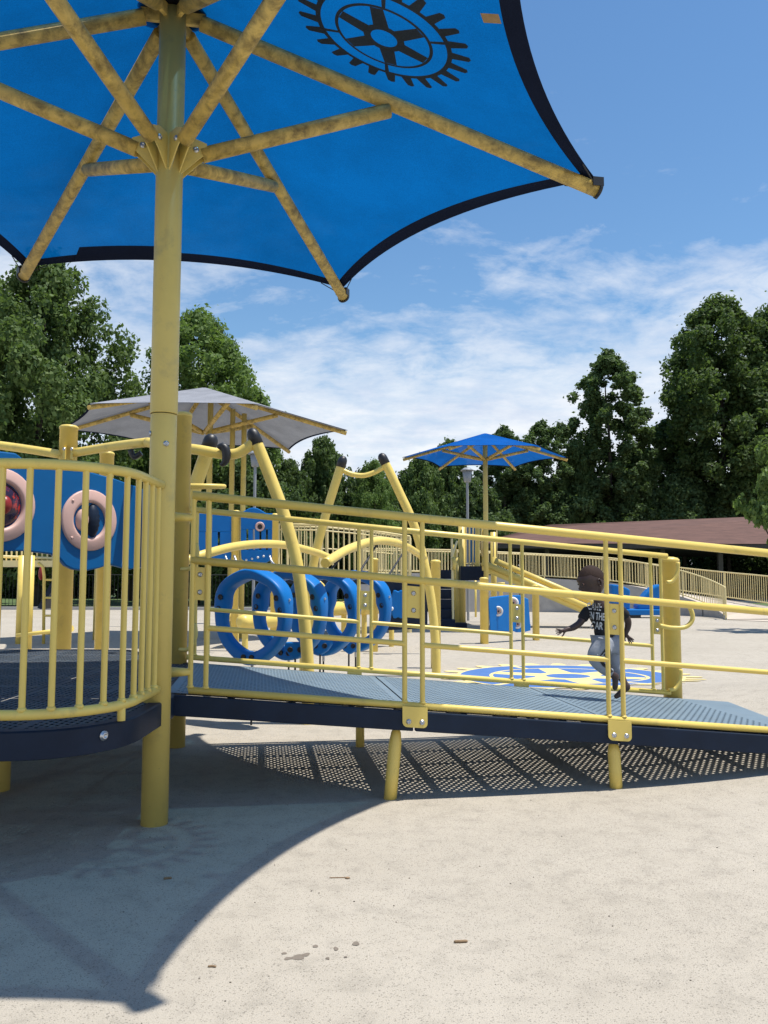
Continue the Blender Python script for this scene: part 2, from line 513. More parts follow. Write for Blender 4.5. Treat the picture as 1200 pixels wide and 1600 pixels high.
# ------------------------------------------------------------------ gear outline (emblem) as flat polar patches
def gear_patches(Rt, b0=0.266, b1=0.343, tt=0.470):
    """yields lists of (r, angle) loops for the solid part, and for the openings, at tooth radius Rt"""
    k = Rt / 0.47
    solid = []; open_ = []
    def patch(r0, r1, a0, a1, n, dst):
        for i in range(n):
            c0 = a0 + (a1 - a0) * i / n; c1 = a0 + (a1 - a0) * (i + 1) / n
            dst.append([(r0 * k, c0), (r1 * k, c0), (r1 * k, c1), (r0 * k, c1)])
    NT = 24
    for i in range(NT):
        a = 2 * PI * i / NT; h = PI / NT
        solid.append([(0.362 * k, a - h), (0.370 * k, a - h), (0.370 * k, a - h * 0.62), ((tt - 0.01) * k, a - h * 0.34), (tt * k, a), ((tt - 0.01) * k, a + h * 0.34), (0.370 * k, a + h * 0.62), (0.370 * k, a + h), (0.362 * k, a + h), (0.362 * k, a)])
    patch(b1, 0.362, 0, 2 * PI, 72, solid)
    # band openings: four segments with bridges between
    brd = [0.35, 1.55, 3.45, 4.75]
    for i in range(4):
        aa, a1 = brd[i], brd[(i + 1) % 4] + (2 * PI if i == 3 else 0)
        patch(b0, b1, aa - 0.035, aa + 0.035, 1, solid)
        patch(b0, b1, aa + 0.035, a1 - 0.035, 20, open_)
    patch(0.248, b0, 0, 2 * PI, 72, solid)
    for i in range(6):
        a = i * PI / 3 + 0.2
        sw = 0.034                                   # half-width of a spoke
        def off(r):
            return math.asin(min(0.9, sw * (1.0 + 0.25 * (0.27 - r) / 0.17) / r))
        rs = [0.112, 0.16, 0.20, 0.248]
        for q in range(3):
            r0, r1 = rs[q], rs[q + 1]
            solid.append([(r0 * k, a - off(r0)), (r1 * k, a - off(r1)), (r1 * k, a + off(r1)), (r0 * k, a + off(r0))])
            e0, e1 = off(r0), off(r1)
            m0 = a + e0; m1 = a + PI / 3 - e0; p0 = a + e1; p1 = a + PI / 3 - e1
            nn = 6
            for g in range(nn):
                open_.append([(r0 * k, m0 + (m1 - m0) * g / nn), (r1 * k, p0 + (p1 - p0) * g / nn), (r1 * k, p0 + (p1 - p0) * (g + 1) / nn), (r0 * k, m0 + (m1 - m0) * (g + 1) / nn)])
    patch(0.072, 0.112, 0, 2 * PI, 36, solid)
    patch(0.0005, 0.072, 0, 2 * PI, 24, open_)
    return solid, open_

def painted_gear():
    c = Vector((2.45, 11.15, 0))
    root = thing('painted_gear', c, 'large yellow and blue gear emblem painted on the ground behind the ramp', 'ground marking')
    solid, op = gear_patches(1.88, 0.260, 0.358, 0.432)
    def poly(lst, dz, nm, m):
        mb = MB()
        for lp in lst:
            vs = []
            for r, a in lp:
                x = c.x + r * math.cos(a + 0.4); y = c.y + r * math.sin(a + 0.4)
                vs.append((x, y, gz(x, y) + dz))
            mb.add(vs, [tuple(reversed(range(len(vs))))] if False else [tuple(range(len(vs)))])
        mb.build(nm, m, root)
    poly(solid, 0.008, 'yellow_paint', 'paint_yellow')
    poly(op, 0.008, 'blue_paint', 'paint_blue')
painted_gear()

# ------------------------------------------------------------------ perforated deck sheet
def perforated(lx, ly, fx, fy, hx, hy, th, ribs_x=(), ribs_y=(), margin=0.03, inside=None, slope=0.0):
    """deck sheet in local coordinates 0..lx, 0..ly; top at z = 0; slots are real openings with walls"""
    nx = int(lx / fx); ny = int(ly / fy)
    fx = lx / nx; fy = ly / ny
    V = []; F = []
    cnt = 0
    for i in range(nx):
        sh = 0.5 * fy if i % 2 else 0.0
        for j in range(-1, ny + 1):
            x0, x1 = i * fx, (i + 1) * fx
            y0 = max(0.0, j * fy + sh); y1 = min(ly, (j + 1) * fy + sh)
            if y1 - y0 < 1e-4:
                continue
            xc, yc = (x0 + x1) / 2, j * fy + sh + fy / 2
            if inside is not None and not inside(xc, yc):
                continue
            solid = (y1 - y0 < fy * 0.98 or xc < margin or xc > lx - margin or yc < margin + fy / 2 or yc > ly - margin - fy / 2
                     or any(abs(xc - q) < 0.016 for q in ribs_x) or any(abs(yc - q) < 0.028 for q in ribs_y))
            if solid:
                o = cnt
                V += [(x0, y0, -x0 * slope), (x1, y0, -x1 * slope), (x1, y1, -x1 * slope), (x0, y1, -x0 * slope)]
                F.append((o, o + 1, o + 2, o + 3)); cnt += 4
            else:
                a0, a1 = xc - hx / 2, xc + hx / 2
                b0, b1 = yc - hy / 2, yc + hy / 2
                o = cnt
                for (px, py) in ((x0, y0), (x1, y0), (x1, y1), (x0, y1)):
                    V.append((px, py, -px * slope))
                for zz in (0.0, -th):
                    for (px, py) in ((a0, b0), (a1, b0), (a1, b1), (a0, b1)):
                        V.append((px, py, zz - px * slope))
                cnt += 12
                for q in range(4):
                    r = (q + 1) % 4
                    F.append((o + q, o + r, o + 4 + r, o + 4 + q))
                    F.append((o + 4 + q, o + 4 + r, o + 8 + r, o + 8 + q))
    return V, F

# ------------------------------------------------------------------ ramp
SEC = [-1.33, 0.11, 1.385, 2.72]
def make_ramp():
    root = thing('access_ramp', rp(0, 0, 0) * 1, 'long blue-grey slotted ramp deck with dark navy side beams on short yellow legs', 'ramp')
    base = 0.535
    mesh_cache = {}
    B3 = Matrix(((RU.x, RV.x, 0, 0), (RU.y, RV.y, 0, 0), (0, 0, 1, 0), (0, 0, 0, 1)))
    ribm = {}
    for i in range(3):
        s0, s1 = SEC[i] + 0.006, SEC[i + 1] - 0.006
        ln = s1 - s0
        rx = [ln * q / 4 for q in (1, 2, 3)]; ry = [RW * q / 4 for q in (1, 2, 3)]
        V, F = perforated(ln, RW, 0.0228, 0.068, 0.0150, 0.0205, 0.005, [], [], 0.035, slope=SL)
        me = bpy.data.meshes.new('deck_panel'); me.from_pydata(V, [], F); me.materials.append(mat('deck')); me.update()
        M = Matrix.Translation(rp(s0, 0, base)) @ B3
        panel = link('deck_panel', me, M, root)
        # stiffening ribs under the sheet
        mb = MB()
        for q in rx + [0.02, ln - 0.02]:
            mb.box(rp(s0 + q, RW / 2, base - 0.045), RU * 0.017, RV * (RW / 2 - 0.01), (0, 0, 0.030))
        for q in ry:
            mb.box(rp(s0 + ln / 2, q, base - 0.042), (RU + Vector((0, 0, -SL))) * (ln / 2 - 0.02), RV * 0.016, (0, 0, 0.024))
        mb.build('rib_frame', 'navy', root)
        for t in (-0.022, RW + 0.022):
            b = MB()
            d = RU + Vector((0, 0, -SL))
            b.box(rp((s0 + s1) / 2, t, base - 0.066), d * (ln / 2), RV * 0.02, (0, 0, 0.058))
            b.build('side_beam', 'navy', root, bevel=0.006)
    # transition plate at the foot of the ramp
    e0 = rp(SEC[3] + 0.004, 0, base - 0.002); e1 = rp(SEC[3] + 0.004, RW, base - 0.002)
    f0 = rp(SEC[3] + 0.42, 0.0, 0); f1 = rp(SEC[3] + 0.42, RW, 0)
    f0.z = gz(f0.x, f0.y) + 0.006; f1.z = gz(f1.x, f1.y) + 0.006
    dn = Vector((0, 0, -0.02))
    MB().add([e0, f0, f1, e1, e0 + dn, f0 + dn, f1 + dn, e1 + dn], [(0, 1, 2, 3), (7, 6, 5, 4), (0, 4, 5, 1), (1, 5, 6, 2), (2, 6, 7, 3), (3, 7, 4, 0)]).build('transition_plate', 'deck', root)
    # legs
    for (s, t, lean, r) in ((0.02, 0.06, -0.045, 0.039), (1.385, 0.05, 0.0, 0.039), (-0.02, RW - 0.1, 0.0, 0.034), (1.36, RW - 0.1, 0.0, 0.034)):
        top = rp(s, t, base - 0.12); bot = RO + RU * (s + lean) + RV * (t - 0.03); bot.z = gz(bot.x, bot.y) - 0.02
        d = (bot - top)
        pr = [0.012, r * 0.75, r] + [r, r]
        pts = [top, top + d * 0.07, top + d * 0.22, top + d * 0.6, bot]
        MB().tube(pts, pr, 18).build('leg', 'yellow', root)
    for s in (0.112, 1.385):
        mb = MB()
        w2, h2 = 0.075, 0.06
        pts = []
        for (sx, sz) in ((-1, 1), (-1, -1), (1, -1), (1, 1)):
            if sz > 0:
                pts.append((sx * w2, h2))
            else:
                c0 = (sx * (w2 - 0.028), -h2 + 0.028)
                a0 = PI if sx < 0 else 1.5 * PI
                for q in range(5):
                    a = a0 + q * PI / 8
                    pts.append((c0[0] + 0.028 * math.cos(a), c0[1] + 0.028 * math.sin(a)))
        P = [rp(s + a, -0.046, base - 0.040 + b) + Vector((0, 0, SL * s - SL * s)) for a, b in pts]
        mb.prism(P, RV * -0.007)
        br = mb.build('mounting_plate', 'yellow', root)
        for q in (-0.038, 0.042):
            bolt(rp(s + q, -0.053, base - 0.068), -RV, root, 0.013)
    for s in (-0.05, 1.33):
        MB().box(rp(s, RW + 0.02, base + 0.005), RU * 0.055, RV * 0.03, (0, 0, 0.022)).build('mounting_plate', 'yellow_pole', root)
    return root
make_ramp()

def ramp_railing(near):
    t = -0.005 if near else RW + 0.0
    y = 'yellow'
    if near:
        ht, hm, hl, hb = 1.680, 1.302, 0.918, 0.556
        root = thing('ramp_railing', rp(0, t, 0), 'yellow pipe railing along the near edge of the ramp, in front of the child', 'railing')
        s0, s1 = -1.20, 2.86
        pairs = [(-1.192, -1.105), (0.058, 0.166), (1.336, 1.431), (2.62, 2.71)]
        rt, rm, rl, rb = 0.0265, 0.0235, 0.0165, 0.021
    else:
        ht, hm, hl, hb = 1.722, None, 0.955, 0.575
        root = thing('ramp_railing', rp(0, t, 0), 'yellow pipe railing along the far edge of the ramp, behind the child', 'railing')
        s0, s1 = -1.36, 2.62
        pairs = [(-1.30, -1.20), (-0.021, 0.082), (1.24, 1.342), (2.47, 2.56)]
        rt, rm, rl, rb = 0.024, 0.02, 0.0165, 0.021
    def z_at(s, h):
        return rp(s, t, h)
    MB().tube([z_at(s0, ht), z_at((s0 + s1) / 2, ht), z_at(s1, ht)], rt, 16).build('top_rail', y, root)
    if hm:
        MB().tube([z_at(s0, hm), z_at(s1, hm)], rm, 16).build('middle_rail', y, root)
    se = 2.75 if near else s1
    MB().tube([z_at(s0, hb), z_at(se, hb)], rb, 16).build('bottom_rail', y, root)
    for a, b in pairs:
        for s in (a, b):
            rod('picket', z_at(s, hb), z_at(s, ht), 0.0152 if near else 0.0148, y, root)
            for h_ in (hb + rb * 0.95,):
                MB().tube([z_at(s, h_ - 0.004), z_at(s, h_ + 0.004), z_at(s, h_ + 0.009)], [0.021, 0.020, 0.015], 12).build('weld', y, root)
    for i in range(len(pairs) - 1):
        rod('lower_rail', z_at(pairs[i][1], hl), z_at(pairs[i + 1][0], hl), rl, y, root)
    for a, b in pairs:
        if near:
            c = (a + b) / 2
            P = [z_at(c + sx * ((b - a) / 2 - 0.013), 1.170 + sz * 0.095) for sx, sz in ((-1, -1), (1, -1), (1, 1), (-1, 1))]
            MB().prism(P, RV * 0.012).build('bracket_plate', y, root)
            for q in (-0.05, 0.052):
                bolt(z_at(c, 1.170 + q) - RV * 0.001, -RV, root, 0.012)
        else:
            c = (a + b) / 2
            P = [z_at(c + sx * ((b - a) / 2 - 0.013), 1.13 + sz * 0.075) for sx, sz in ((-1, -1), (1, -1), (1, 1), (-1, 1))]
            MB().prism(P, RV * -0.010).build('bracket_plate', 'yellow_pole', root)
            for q in (-0.04, 0.04):
                bolt(z_at(c, 1.13 + q) - RV * 0.011, -RV, root, 0.012)
    if near:
        hm_ = (ht + hm) / 2
        lp = [z_at(2.84, ht), z_at(2.95, ht), z_at(3.06, ht - 0.06), z_at(3.11, hm_), z_at(3.06, hm + 0.06), z_at(2.95, hm), z_at(2.84, hm)]
        MB().tube(spline(lp, 6), 0.0245, 16).build('end_loop', y, root)
        # stubs into the structure at the upper end
        for h_ in (1.55, 0.66):
            MB().tube([z_at(-1.192, h_), z_at(-1.30, h_ - 0.01)], [0.02, 0.03], 12).build('stub', y, root)
    else:
        # curved ties into the end post
        pst = rp(2.68, RW + 0.09, 0)
        for (h0, h1, bul) in ((1.70, 1.50, 0.05), (0.80, 0.60, 0.06)):
            q = [z_at(2.60, h1), z_at(2.655, h1 + 0.015), z_at(2.70, h1 + 0.09), z_at(2.71, h0 - 0.02)]
            MB().tube(spline([p - RV * 0.02 for p in q], 5), 0.016, 10).build('tie', y, root)
        q = [z_at(2.50, 1.13), z_at(2.62, 1.12), z_at(2.74, 1.14), z_at(2.80, 1.21), z_at(2.78, 1.30), z_at(2.72, 1.335)]
        MB().tube(spline([p - RV * 0.07 for p in q], 5), 0.019, 12).build('handle', y, root)
    return root
ramp_railing(True)
ramp_railing(False)

def end_post():
    b = rp(2.70, RW + 0.11, 0); b.z = gz(b.x, b.y) - 0.05
    root = thing('railing_post', (b.x, b.y, gz(b.x, b.y)), 'thick domed yellow post at the foot end of the far ramp railing', 'post')
    top = 1.478
    capped_post(b, top, 0.077, 'yellow_plain', root)
    return root
end_post()

# ------------------------------------------------------------------ left platform with curved railing
DZ = 0.64
def corner_path(front, right, r, left, back, n=10):
    pts = [(left, front), ((left + right) / 2, front), (right - r, front)]
    for i in range(1, n + 1):
        a = -PI / 2 + (PI / 2) * i / n
        pts.append((right - r + r * math.cos(a), front + r + r * math.sin(a)))
    pts.append((right, back))
    return pts
def platform():
    root = thing('play_platform', (-2.3, 5.3, 0), 'raised play platform with rounded corner, slotted dark deck and navy rim', 'platform')
    edge = corner_path(3.62, -1.19, 0.46, -4.6, 4.70)
    out = edge + [(-1.46, 6.45), (-1.95, 7.15), (-2.35, 7.72), (-4.6, 7.75)]
    def inside(x, y):
        c = False; n = len(out)
        for i in range(n):
            (x0, y0), (x1, y1) = out[i], out[(i + 1) % n]
            if (y0 > y) != (y1 > y) and x < (x1 - x0) * (y - y0) / (y1 - y0) + x0:
                c = not c
        return c
    # deck tiles: 3 x 4 slotted panels clipped to the outline
    xs = [-4.6, -3.75, -2.9, -2.05, -1.16]; ys = [3.6, 4.63, 5.66, 6.69, 7.75]
    for i in range(4):
        for j in range(4):
            lx, ly = xs[i + 1] - xs[i] - 0.006, ys[j + 1] - ys[j] - 0.006
            ox, oy = xs[i], ys[j]
            if ox + lx < -3.9 and j < 2:
                continue
            def ins(a, b, ox=ox, oy=oy):
                return inside(ox + a, oy + b) and inside(ox + a + 0.02, oy + b + 0.02) and inside(ox + a + 0.02, oy + b - 0.03) and inside(ox + a - 0.02, oy + b + 0.02) and inside(ox + a - 0.02, oy + b - 0.03)
            V, F = perforated(lx, ly, 0.034, 0.052, 0.017, 0.034, 0.012, [lx / 2], [ly / 2], 0.025, ins)
            if not F:
                continue
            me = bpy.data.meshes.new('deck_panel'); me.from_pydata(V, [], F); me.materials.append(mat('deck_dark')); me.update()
            link('deck_panel', me, Matrix.Translation((ox, oy, DZ)), root)
    # solid lip and rim band around the outline
    n = len(out)
    mb = MB()
    P = [Vector((x, y, 0)) for x, y in out]
    nor = []
    for i in range(n):
        d = (P[(i + 1) % n] - P[i - 1]).normalized()
        nor.append(Vector((d.y, -d.x, 0)))
    def ring(off, z):
        return [P[i] + nor[i] * off + Vector((0, 0, z)) for i in range(n)]
    prof = [(-0.055, DZ - 0.010), (-0.055, DZ + 0.004), (0.004, DZ + 0.004), (0.012, DZ - 0.004), (0.012, DZ - 0.118), (-0.01, DZ - 0.125), (-0.055, DZ - 0.125)]
    vs = []
    for off, z in prof:
        vs += ring(off, z)
    m = len(prof)
    fs = [(a * n + i, a * n + (i + 1) % n, (a + 1) * n + (i + 1) % n, (a + 1) * n + i) for a in range(m - 1) for i in range(n)]
    o = mb.add(vs, fs, True).build('rim', 'navy', root)
    es = o.modifiers.new('split', 'EDGE_SPLIT'); es.split_angle = R_(35)
    # joists under the deck
    for y in ys[1:-1]:
        MB().abox((-3.0, y, DZ - 0.07), 1.55, 0.02, 0.05).build('joist', 'navy', root)
    for x in (-3.75, -2.9, -2.05):
        MB().abox((x, 5.65, DZ - 0.075), 0.015, 2.0, 0.045).build('joist', 'navy', root)
    for (x, y) in ((-2.375, 5.22), (-2.30, 7.3)):
        MB().tube([(x, y, -0.05), (x, y, DZ - 0.12)], 0.072, 20).build('leg', 'yellow_pole', root)
    bolt((-1.262, 3.808, DZ - 0.048), (0.82, -0.57, 0), root, 0.018)
    bolt((-2.6, 3.606, DZ - 0.055), (0, -1, 0), root, 0.016)
    return root
platform()

def curved_railing():
    root = thing('platform_railing', (-1.6, 3.6, DZ), 'curved yellow picket railing around the rounded corner of the left platform', 'railing')
    path = corner_path(3.60, -1.195, 0.43, -3.2, 4.43, 12)
    P = [Vector((x, y, 0)) for x, y in path]
    ln = [0]
    for i in range(1, len(P)):
        ln.append(ln[-1] + (P[i] - P[i - 1]).length)
    def pos(d):
        for i in range(1, len(P)):
            if d <= ln[i]:
                return P[i - 1].lerp(P[i], (d - ln[i - 1]) / (ln[i] - ln[i - 1]))
        return P[-1]
    up = lambda p, z: Vector((p.x, p.y, z))
    MB().tube([up(p, 1.80) for p in P], 0.024, 16).build('top_rail', 'yellow', root)
    MB().tube([up(p, 0.715) for p in P], 0.023, 16).build('bottom_rail', 'yellow', root)
    tot = ln[-1]
    d = tot - 0.06
    k = 0
    while d > 0.1:
        p = pos(d)
        rod('picket', up(p, 0.715), up(p, 1.80), 0.0145, 'yellow', root)
        MB().tube([up(p, 0.728), up(p, 0.742), up(p, 0.747)], [0.021, 0.019, 0.0145], 12).build('weld', 'yellow', root)
        if k in (4, 12):
            rod('stub', up(p, DZ + 0.003), up(p, 0.715), 0.019, 'yellow', root)
        d -= 0.1175; k += 1
    return root
curved_railing()

# ------------------------------------------------------------------ shade umbrella over the platform
def umbrella(root, cx, cy, ztip, zhub, Rr, az0, fab, ribm, polem, rp_=0.069, rr=0.043, sub=14, pull=0.2, sag=0.05, dark_edge=True, zb=0.0, strut_z=None, strut_f=0.47, edge_w=0.098):
    hub = Vector((cx, cy, zhub))
    tips = []
    for k in range(6):
        a = R_(az0 + 60 * k)
        tips.append(Vector((cx + Rr * math.sin(a), cy + Rr * math.cos(a), ztip)))
    def pt(k, u, v, down=0.0):
        A, B = tips[k], tips[(k + 1) % 6]
        e = A.lerp(B, u)
        hb = Vector((cx, cy, zhub))
        mid = A.lerp(B, 0.5)
        h = (hb - mid)
        e = e + h * (pull / h.length) * 4 * u * (1 - u)
        p = hb.lerp(e, v)
        p.z -= sag * math.sin(PI * u) * math.sin(PI * min(1, v)) + down
        return p
    for k in range(6):
        vs = [pt(k, i / sub, 0.02 + 0.98 * j / sub) for j in range(sub + 1) for i in range(sub + 1)]
        fs = [(j * (sub + 1) + i, j * (sub + 1) + i + 1, (j + 1) * (sub + 1) + i + 1, (j + 1) * (sub + 1) + i) for j in range(sub) for i in range(sub)]
        panel = MB().add(vs, fs, True).build('canopy_panel', fab, root)
        if dark_edge:
            vs = []
            n = 24
            w_ = edge_w
            for i in range(n + 1):
                u = i / n
                A = pt(k, u, 1.0)
                inn = (Vector((cx, cy, zhub)) - A); inn.z *= 0.9; inn.normalize()
                vs += [A + Vector((0, 0, -0.004)) - inn * 0.006, A + inn * w_ + Vector((0, 0, -0.006)), A + Vector((0, 0, 0.003)) - inn * 0.006]
            fs = []
            for i in range(n):
                fs += [(i * 3, i * 3 + 1, i * 3 + 4, i * 3 + 3), (i * 3, i * 3 + 3, i * 3 + 5, i * 3 + 2)]
            MB().add(vs, fs, True).build('edge_band', 'canopy_edge', panel)
    return hub, tips, pt

def big_umbrella():
    cx, cy = -1.218, 4.524
    az0 = 19.462; Rr = 2.572; ztip = 3.76; zhub = 4.575
    root = thing('shade_umbrella', (cx, cy, 0), 'big blue hexagonal shade umbrella with dark gear print on a tall yellow pole', 'umbrella')
    hub, tips, pt = umbrella(root, cx, cy, ztip + 0.035, zhub + 0.04, Rr, az0, 'canopy_blue', 'yellow_grimy', 'yellow_pole', sub=18)
    # pole: lower sleeve and upper tube with a joint line
    MB().lathe((cx, cy, -0.05), (0, 0, 1), [(0.071, 0), (0.071, 2.245), (0.069, 2.25)], 28).build('lower_pole', 'yellow_pole', root)
    MB().lathe((cx, cy, 2.195), (0, 0, 1), [(0.0665, 0), (0.0665, 0.002), (0.0665, 0.008)], 28).build('pole_joint', 'black_plastic', root)
    MB().lathe((cx, cy, 2.2035), (0, 0, 1), [(0.074, 0), (0.0745, 0.004), (0.0745, 2.34)], 28).build('upper_pole', 'yellow_pole', root)
    for (a, z) in ((R_(-62), 2.03), (R_(-150), 2.09)):
        d = Vector((math.cos(a), math.sin(a), 0))
        bolt(Vector((cx, cy, z)) + d * 0.071, d, root, 0.013)
    MB().lathe((cx, cy, zhub - 0.015), (0, 0, 1), [(0.19, 0), (0.19, 0.012), (0.05, 0.03)], 24).build('hub_cap', 'black_plastic', root)
    zs = 3.70
    for k in range(6):
        a = R_(az0 + 60 * k)
        d = Vector((math.sin(a), math.cos(a), 0)); side = Vector((d.y, -d.x, 0))
        h0 = Vector((cx, cy, zhub - 0.075)) + d * 0.16
        tip = tips[k] + Vector((0, 0, -0.075)) + d * 0.02
        MB().tube([h0, tip], 0.044, 18).build('rib', 'yellow_grimy', root)
        ln = tip - h0
        # fork at the pole end of the rib
        MB().box(Vector((cx, cy, zhub - 0.06)) + d * 0.12, d * 0.06, side * 0.012, (0, 0, 0.035)).build('hinge_plate', 'yellow_grimy', root)
        cap = MB().lathe(tip - ln.normalized() * 0.004, ln, [(0.050, 0), (0.052, 0.018), (0.03, 0.026)], 16).build('rib_cap', 'black_plastic', root)
        MB().box(tip + Vector((0, 0, 0.035)) - d * 0.015, d * 0.035, side * 0.05, (0, 0, 0.028)).build('tip_clamp', 'black_plastic', root)
        for sgn, ub in ((1, 0.035), (-1, 0.965)):
            kk = k if sgn > 0 else (k - 1) % 6
            rod('edge_cable', tip + Vector((0, 0, 0.01)), pt(kk, ub * 2.1 if sgn > 0 else 1 - 0.035 * 2.1, 1.0) + Vector((0, 0, -0.01)), 0.004, 'cable', root, 8)
        # strut with hinge plates
        e = h0 + ln * 0.455 + Vector((0, 0, -0.05))
        s0 = Vector((cx, cy, zs)) + d * 0.155
        MB().tube([s0 + (e - s0) * 0.02, e], 0.043, 18).build('strut', 'yellow_grimy', root)
        pl = [Vector((cx, cy, zs)) + d * 0.065 + Vector((0, 0, 0.085)), Vector((cx, cy, zs)) + d * 0.065 + Vector((0, 0, -0.13)), Vector((cx, cy, zs)) + d * 0.16 + Vector((0, 0, -0.035)), Vector((cx, cy, zs)) + d * 0.205 + Vector((0, 0, 0.0)), Vector((cx, cy, zs)) + d * 0.205 + Vector((0, 0, 0.06)), Vector((cx, cy, zs)) + d * 0.14 + Vector((0, 0, 0.085))]
        for q in (-1, 1):
            MB().prism([p + side * (0.030 * q) for p in pl], side * 0.006).build('gusset', 'yellow_pole', root)
            bolt(Vector((cx, cy, zs + 0.02)) + d * 0.145 + side * (0.033 * q + (0.003 if q > 0 else 0)), side * q, root, 0.014, 'steel')
        MB().box(e + Vector((0, 0, 0.045)) + d * 0.01, d * 0.03, side * 0.014, (0, 0, 0.03)).build('strut_clevis', 'yellow_grimy', root)
    # dark print of a gear on the panel to the right
    k = 1
    solid, _ = gear_patches(0.475)
    O = Vector((0, 0, EYE))
    A, B, Cc = hub, tips[1], tips[2]
    nrm = (B - A).cross(Cc - A).normalized()
    if nrm.z > 0:
        nrm = -nrm
    def hit(x, y):
        d = ray(x, y)
        return O + d * ((A - O).dot(nrm) / d.dot(nrm))
    c0 = hit(600, 46)
    mid = B.lerp(Cc, 0.5)
    ex = (Cc - B).normalized(); ey = (mid - A); ey -= ex * ey.dot(ex); ey.normalize()
    def uv(p):                       # panel parameters of a plane point
        best = None
        q = p - A
        y_ = q.dot(ey); x_ = q.dot(ex)
        yl = (mid - A).dot(ey); xb = (B - A).dot(ex); xc = (Cc - A).dot(ex)
        vv = max(1e-3, y_ / yl)
        for _ in range(12):
            u = (x_ / vv - xb) / (xc - xb)
            u = min(1, max(0, u))
            vv = y_ / (yl - pull_ * 4 * u * (1 - u))
        return u, vv
    pull_ = 0.2
    mb = MB()
    for lp in solid:
        vs = []
        for r, a in lp:
            p = c0 + ex * (r * math.cos(a)) + ey * (r * math.sin(a))
            u, v = uv(p)
            vs.append(pt(1, u, v, 0.004))
        mb.add(vs, [tuple(range(len(vs)))])
    mb.build('gear_print', 'canopy_print', root, label='dark grey gear emblem printed on the blue fabric')
    # sewn patch near the right edge
    pc = hit(767, 23)
    vs = []
    for a, b in ((-0.045, -0.035), (0.045, -0.035), (0.045, 0.035), (-0.045, 0.035)):
        u, v = uv(pc + ey * a + ex * b); vs.append(pt(1, u, v, 0.008))
    MB().add(vs, [(0, 1, 2, 3)]).build('fabric_patch', 'patch_tan', root)
    # mended strip on the far edge
    vs = []
    for i in range(7):
        u = 0.15 + 0.042 * i
        vs += [pt(5, u, 0.995, 0.012), pt(5, u, 0.915, 0.012)]
    MB().add(vs, [(2 * i, 2 * i + 1, 2 * i + 3, 2 * i + 2) for i in range(6)]).build('mended_strip', 'canopy_edge', root)
    return root
big_umbrella()

# ------------------------------------------------------------------ posts and climbing frame behind the platform
def p289():
    b = Vector((-1.60, 6.54, -0.05))
    root = thing('platform_post', (b.x, b.y, 0), 'olive shaded yellow post with flat cap just right of the umbrella pole', 'post')
    zt = at(289, 646, 6.54).z
    capped_post(b, zt, 0.063, 'yellow_pole', root)
    for h_ in (1.42, 0.80):
        q = [b + Vector((0.02, -0.06, h_)), b + Vector((0.10, -0.10, h_ + 0.01)), b + Vector((0.15, -0.10, h_ + 0.10)), b + Vector((0.14, -0.08, h_ + 0.2))]
        MB().tube(spline(q, 5), 0.016, 10).build('tie', 'yellow_pole', root)
    return root
p289()

def overhead_rail():
    b = at(107, 690, 8.7); b.z = -0.05
    root = thing('overhead_rail', (b.x, b.y, 0), 'thick yellow post with two bent overhead pipes, above the blue bubble panel', 'climbing rail')
    capped_post(b, at(107, 666, 8.7).z, 0.092, 'yellow_plain', root)
    MB().tube(spline([at(-60, 688, 8.95), at(30, 700, 8.8), at(100, 711, 8.66)], 6), 0.046, 14).build('overhead_pipe', 'yellow', root)
    MB().tube(spline([at(118, 707, 8.62), at(180, 697, 8.3), at(230, 691, 8.0)], 6), [0.046] * 13, 14).build('overhead_pipe', 'yellow', root)
    MB().tube(spline([at(230, 691, 8.0), at(270, 698, 7.8), at(310, 703, 7.62), at(345, 709, 7.6), at(368, 709, 7.6), at(384, 701, 7.6), at(402, 686, 7.6)], 8), 0.049, 14).build('overhead_pipe', 'yellow_plain', root)
    for x in (113, 101):
        q = at(x, 708, 8.6)
        MB().box(q, (0.012, 0, 0), (0, 0.02, 0), (0, 0, 0.065)).build('clamp_plate', 'yellow_plain', root)
        bolt(q + Vector((0, -0.021, 0.04)), (0, -1, 0), root, 0.013)
    # black crescent grip
    c = at(347, 712, 7.55)
    pts = [c + Vector((0.045 * math.cos(a) , -0.02, 0.085 * math.sin(a))) for a in [PI * 0.75 - i * PI * 1.35 / 10 for i in range(11)]]
    MB().tube(pts, [0.022, 0.03, 0.036, 0.04, 0.042, 0.042, 0.04, 0.036, 0.03, 0.022, 0.012], 12).build('grip', 'black_plastic', root)
    # hanging black trapeze grip
    c = at(213, 706, 8.1)
    MB().tube(spline([c + Vector((-0.06, 0, 0.02)), c + Vector((-0.02, 0, -0.05)), c + Vector((0.05, 0, -0.01))], 5), 0.028, 10).build('grip', 'black_plastic', root)
    return root
overhead_rail()

def slim_post():
    b = at(167, 720, 9.4); b.z = -0.05
    root = thing('slim_post', (b.x, b.y, 0), 'shorter yellow post standing behind the blue bubble panel', 'post')
    capped_post(b, at(167, 707, 9.4).z, 0.079, 'yellow_plain', root)
slim_post()

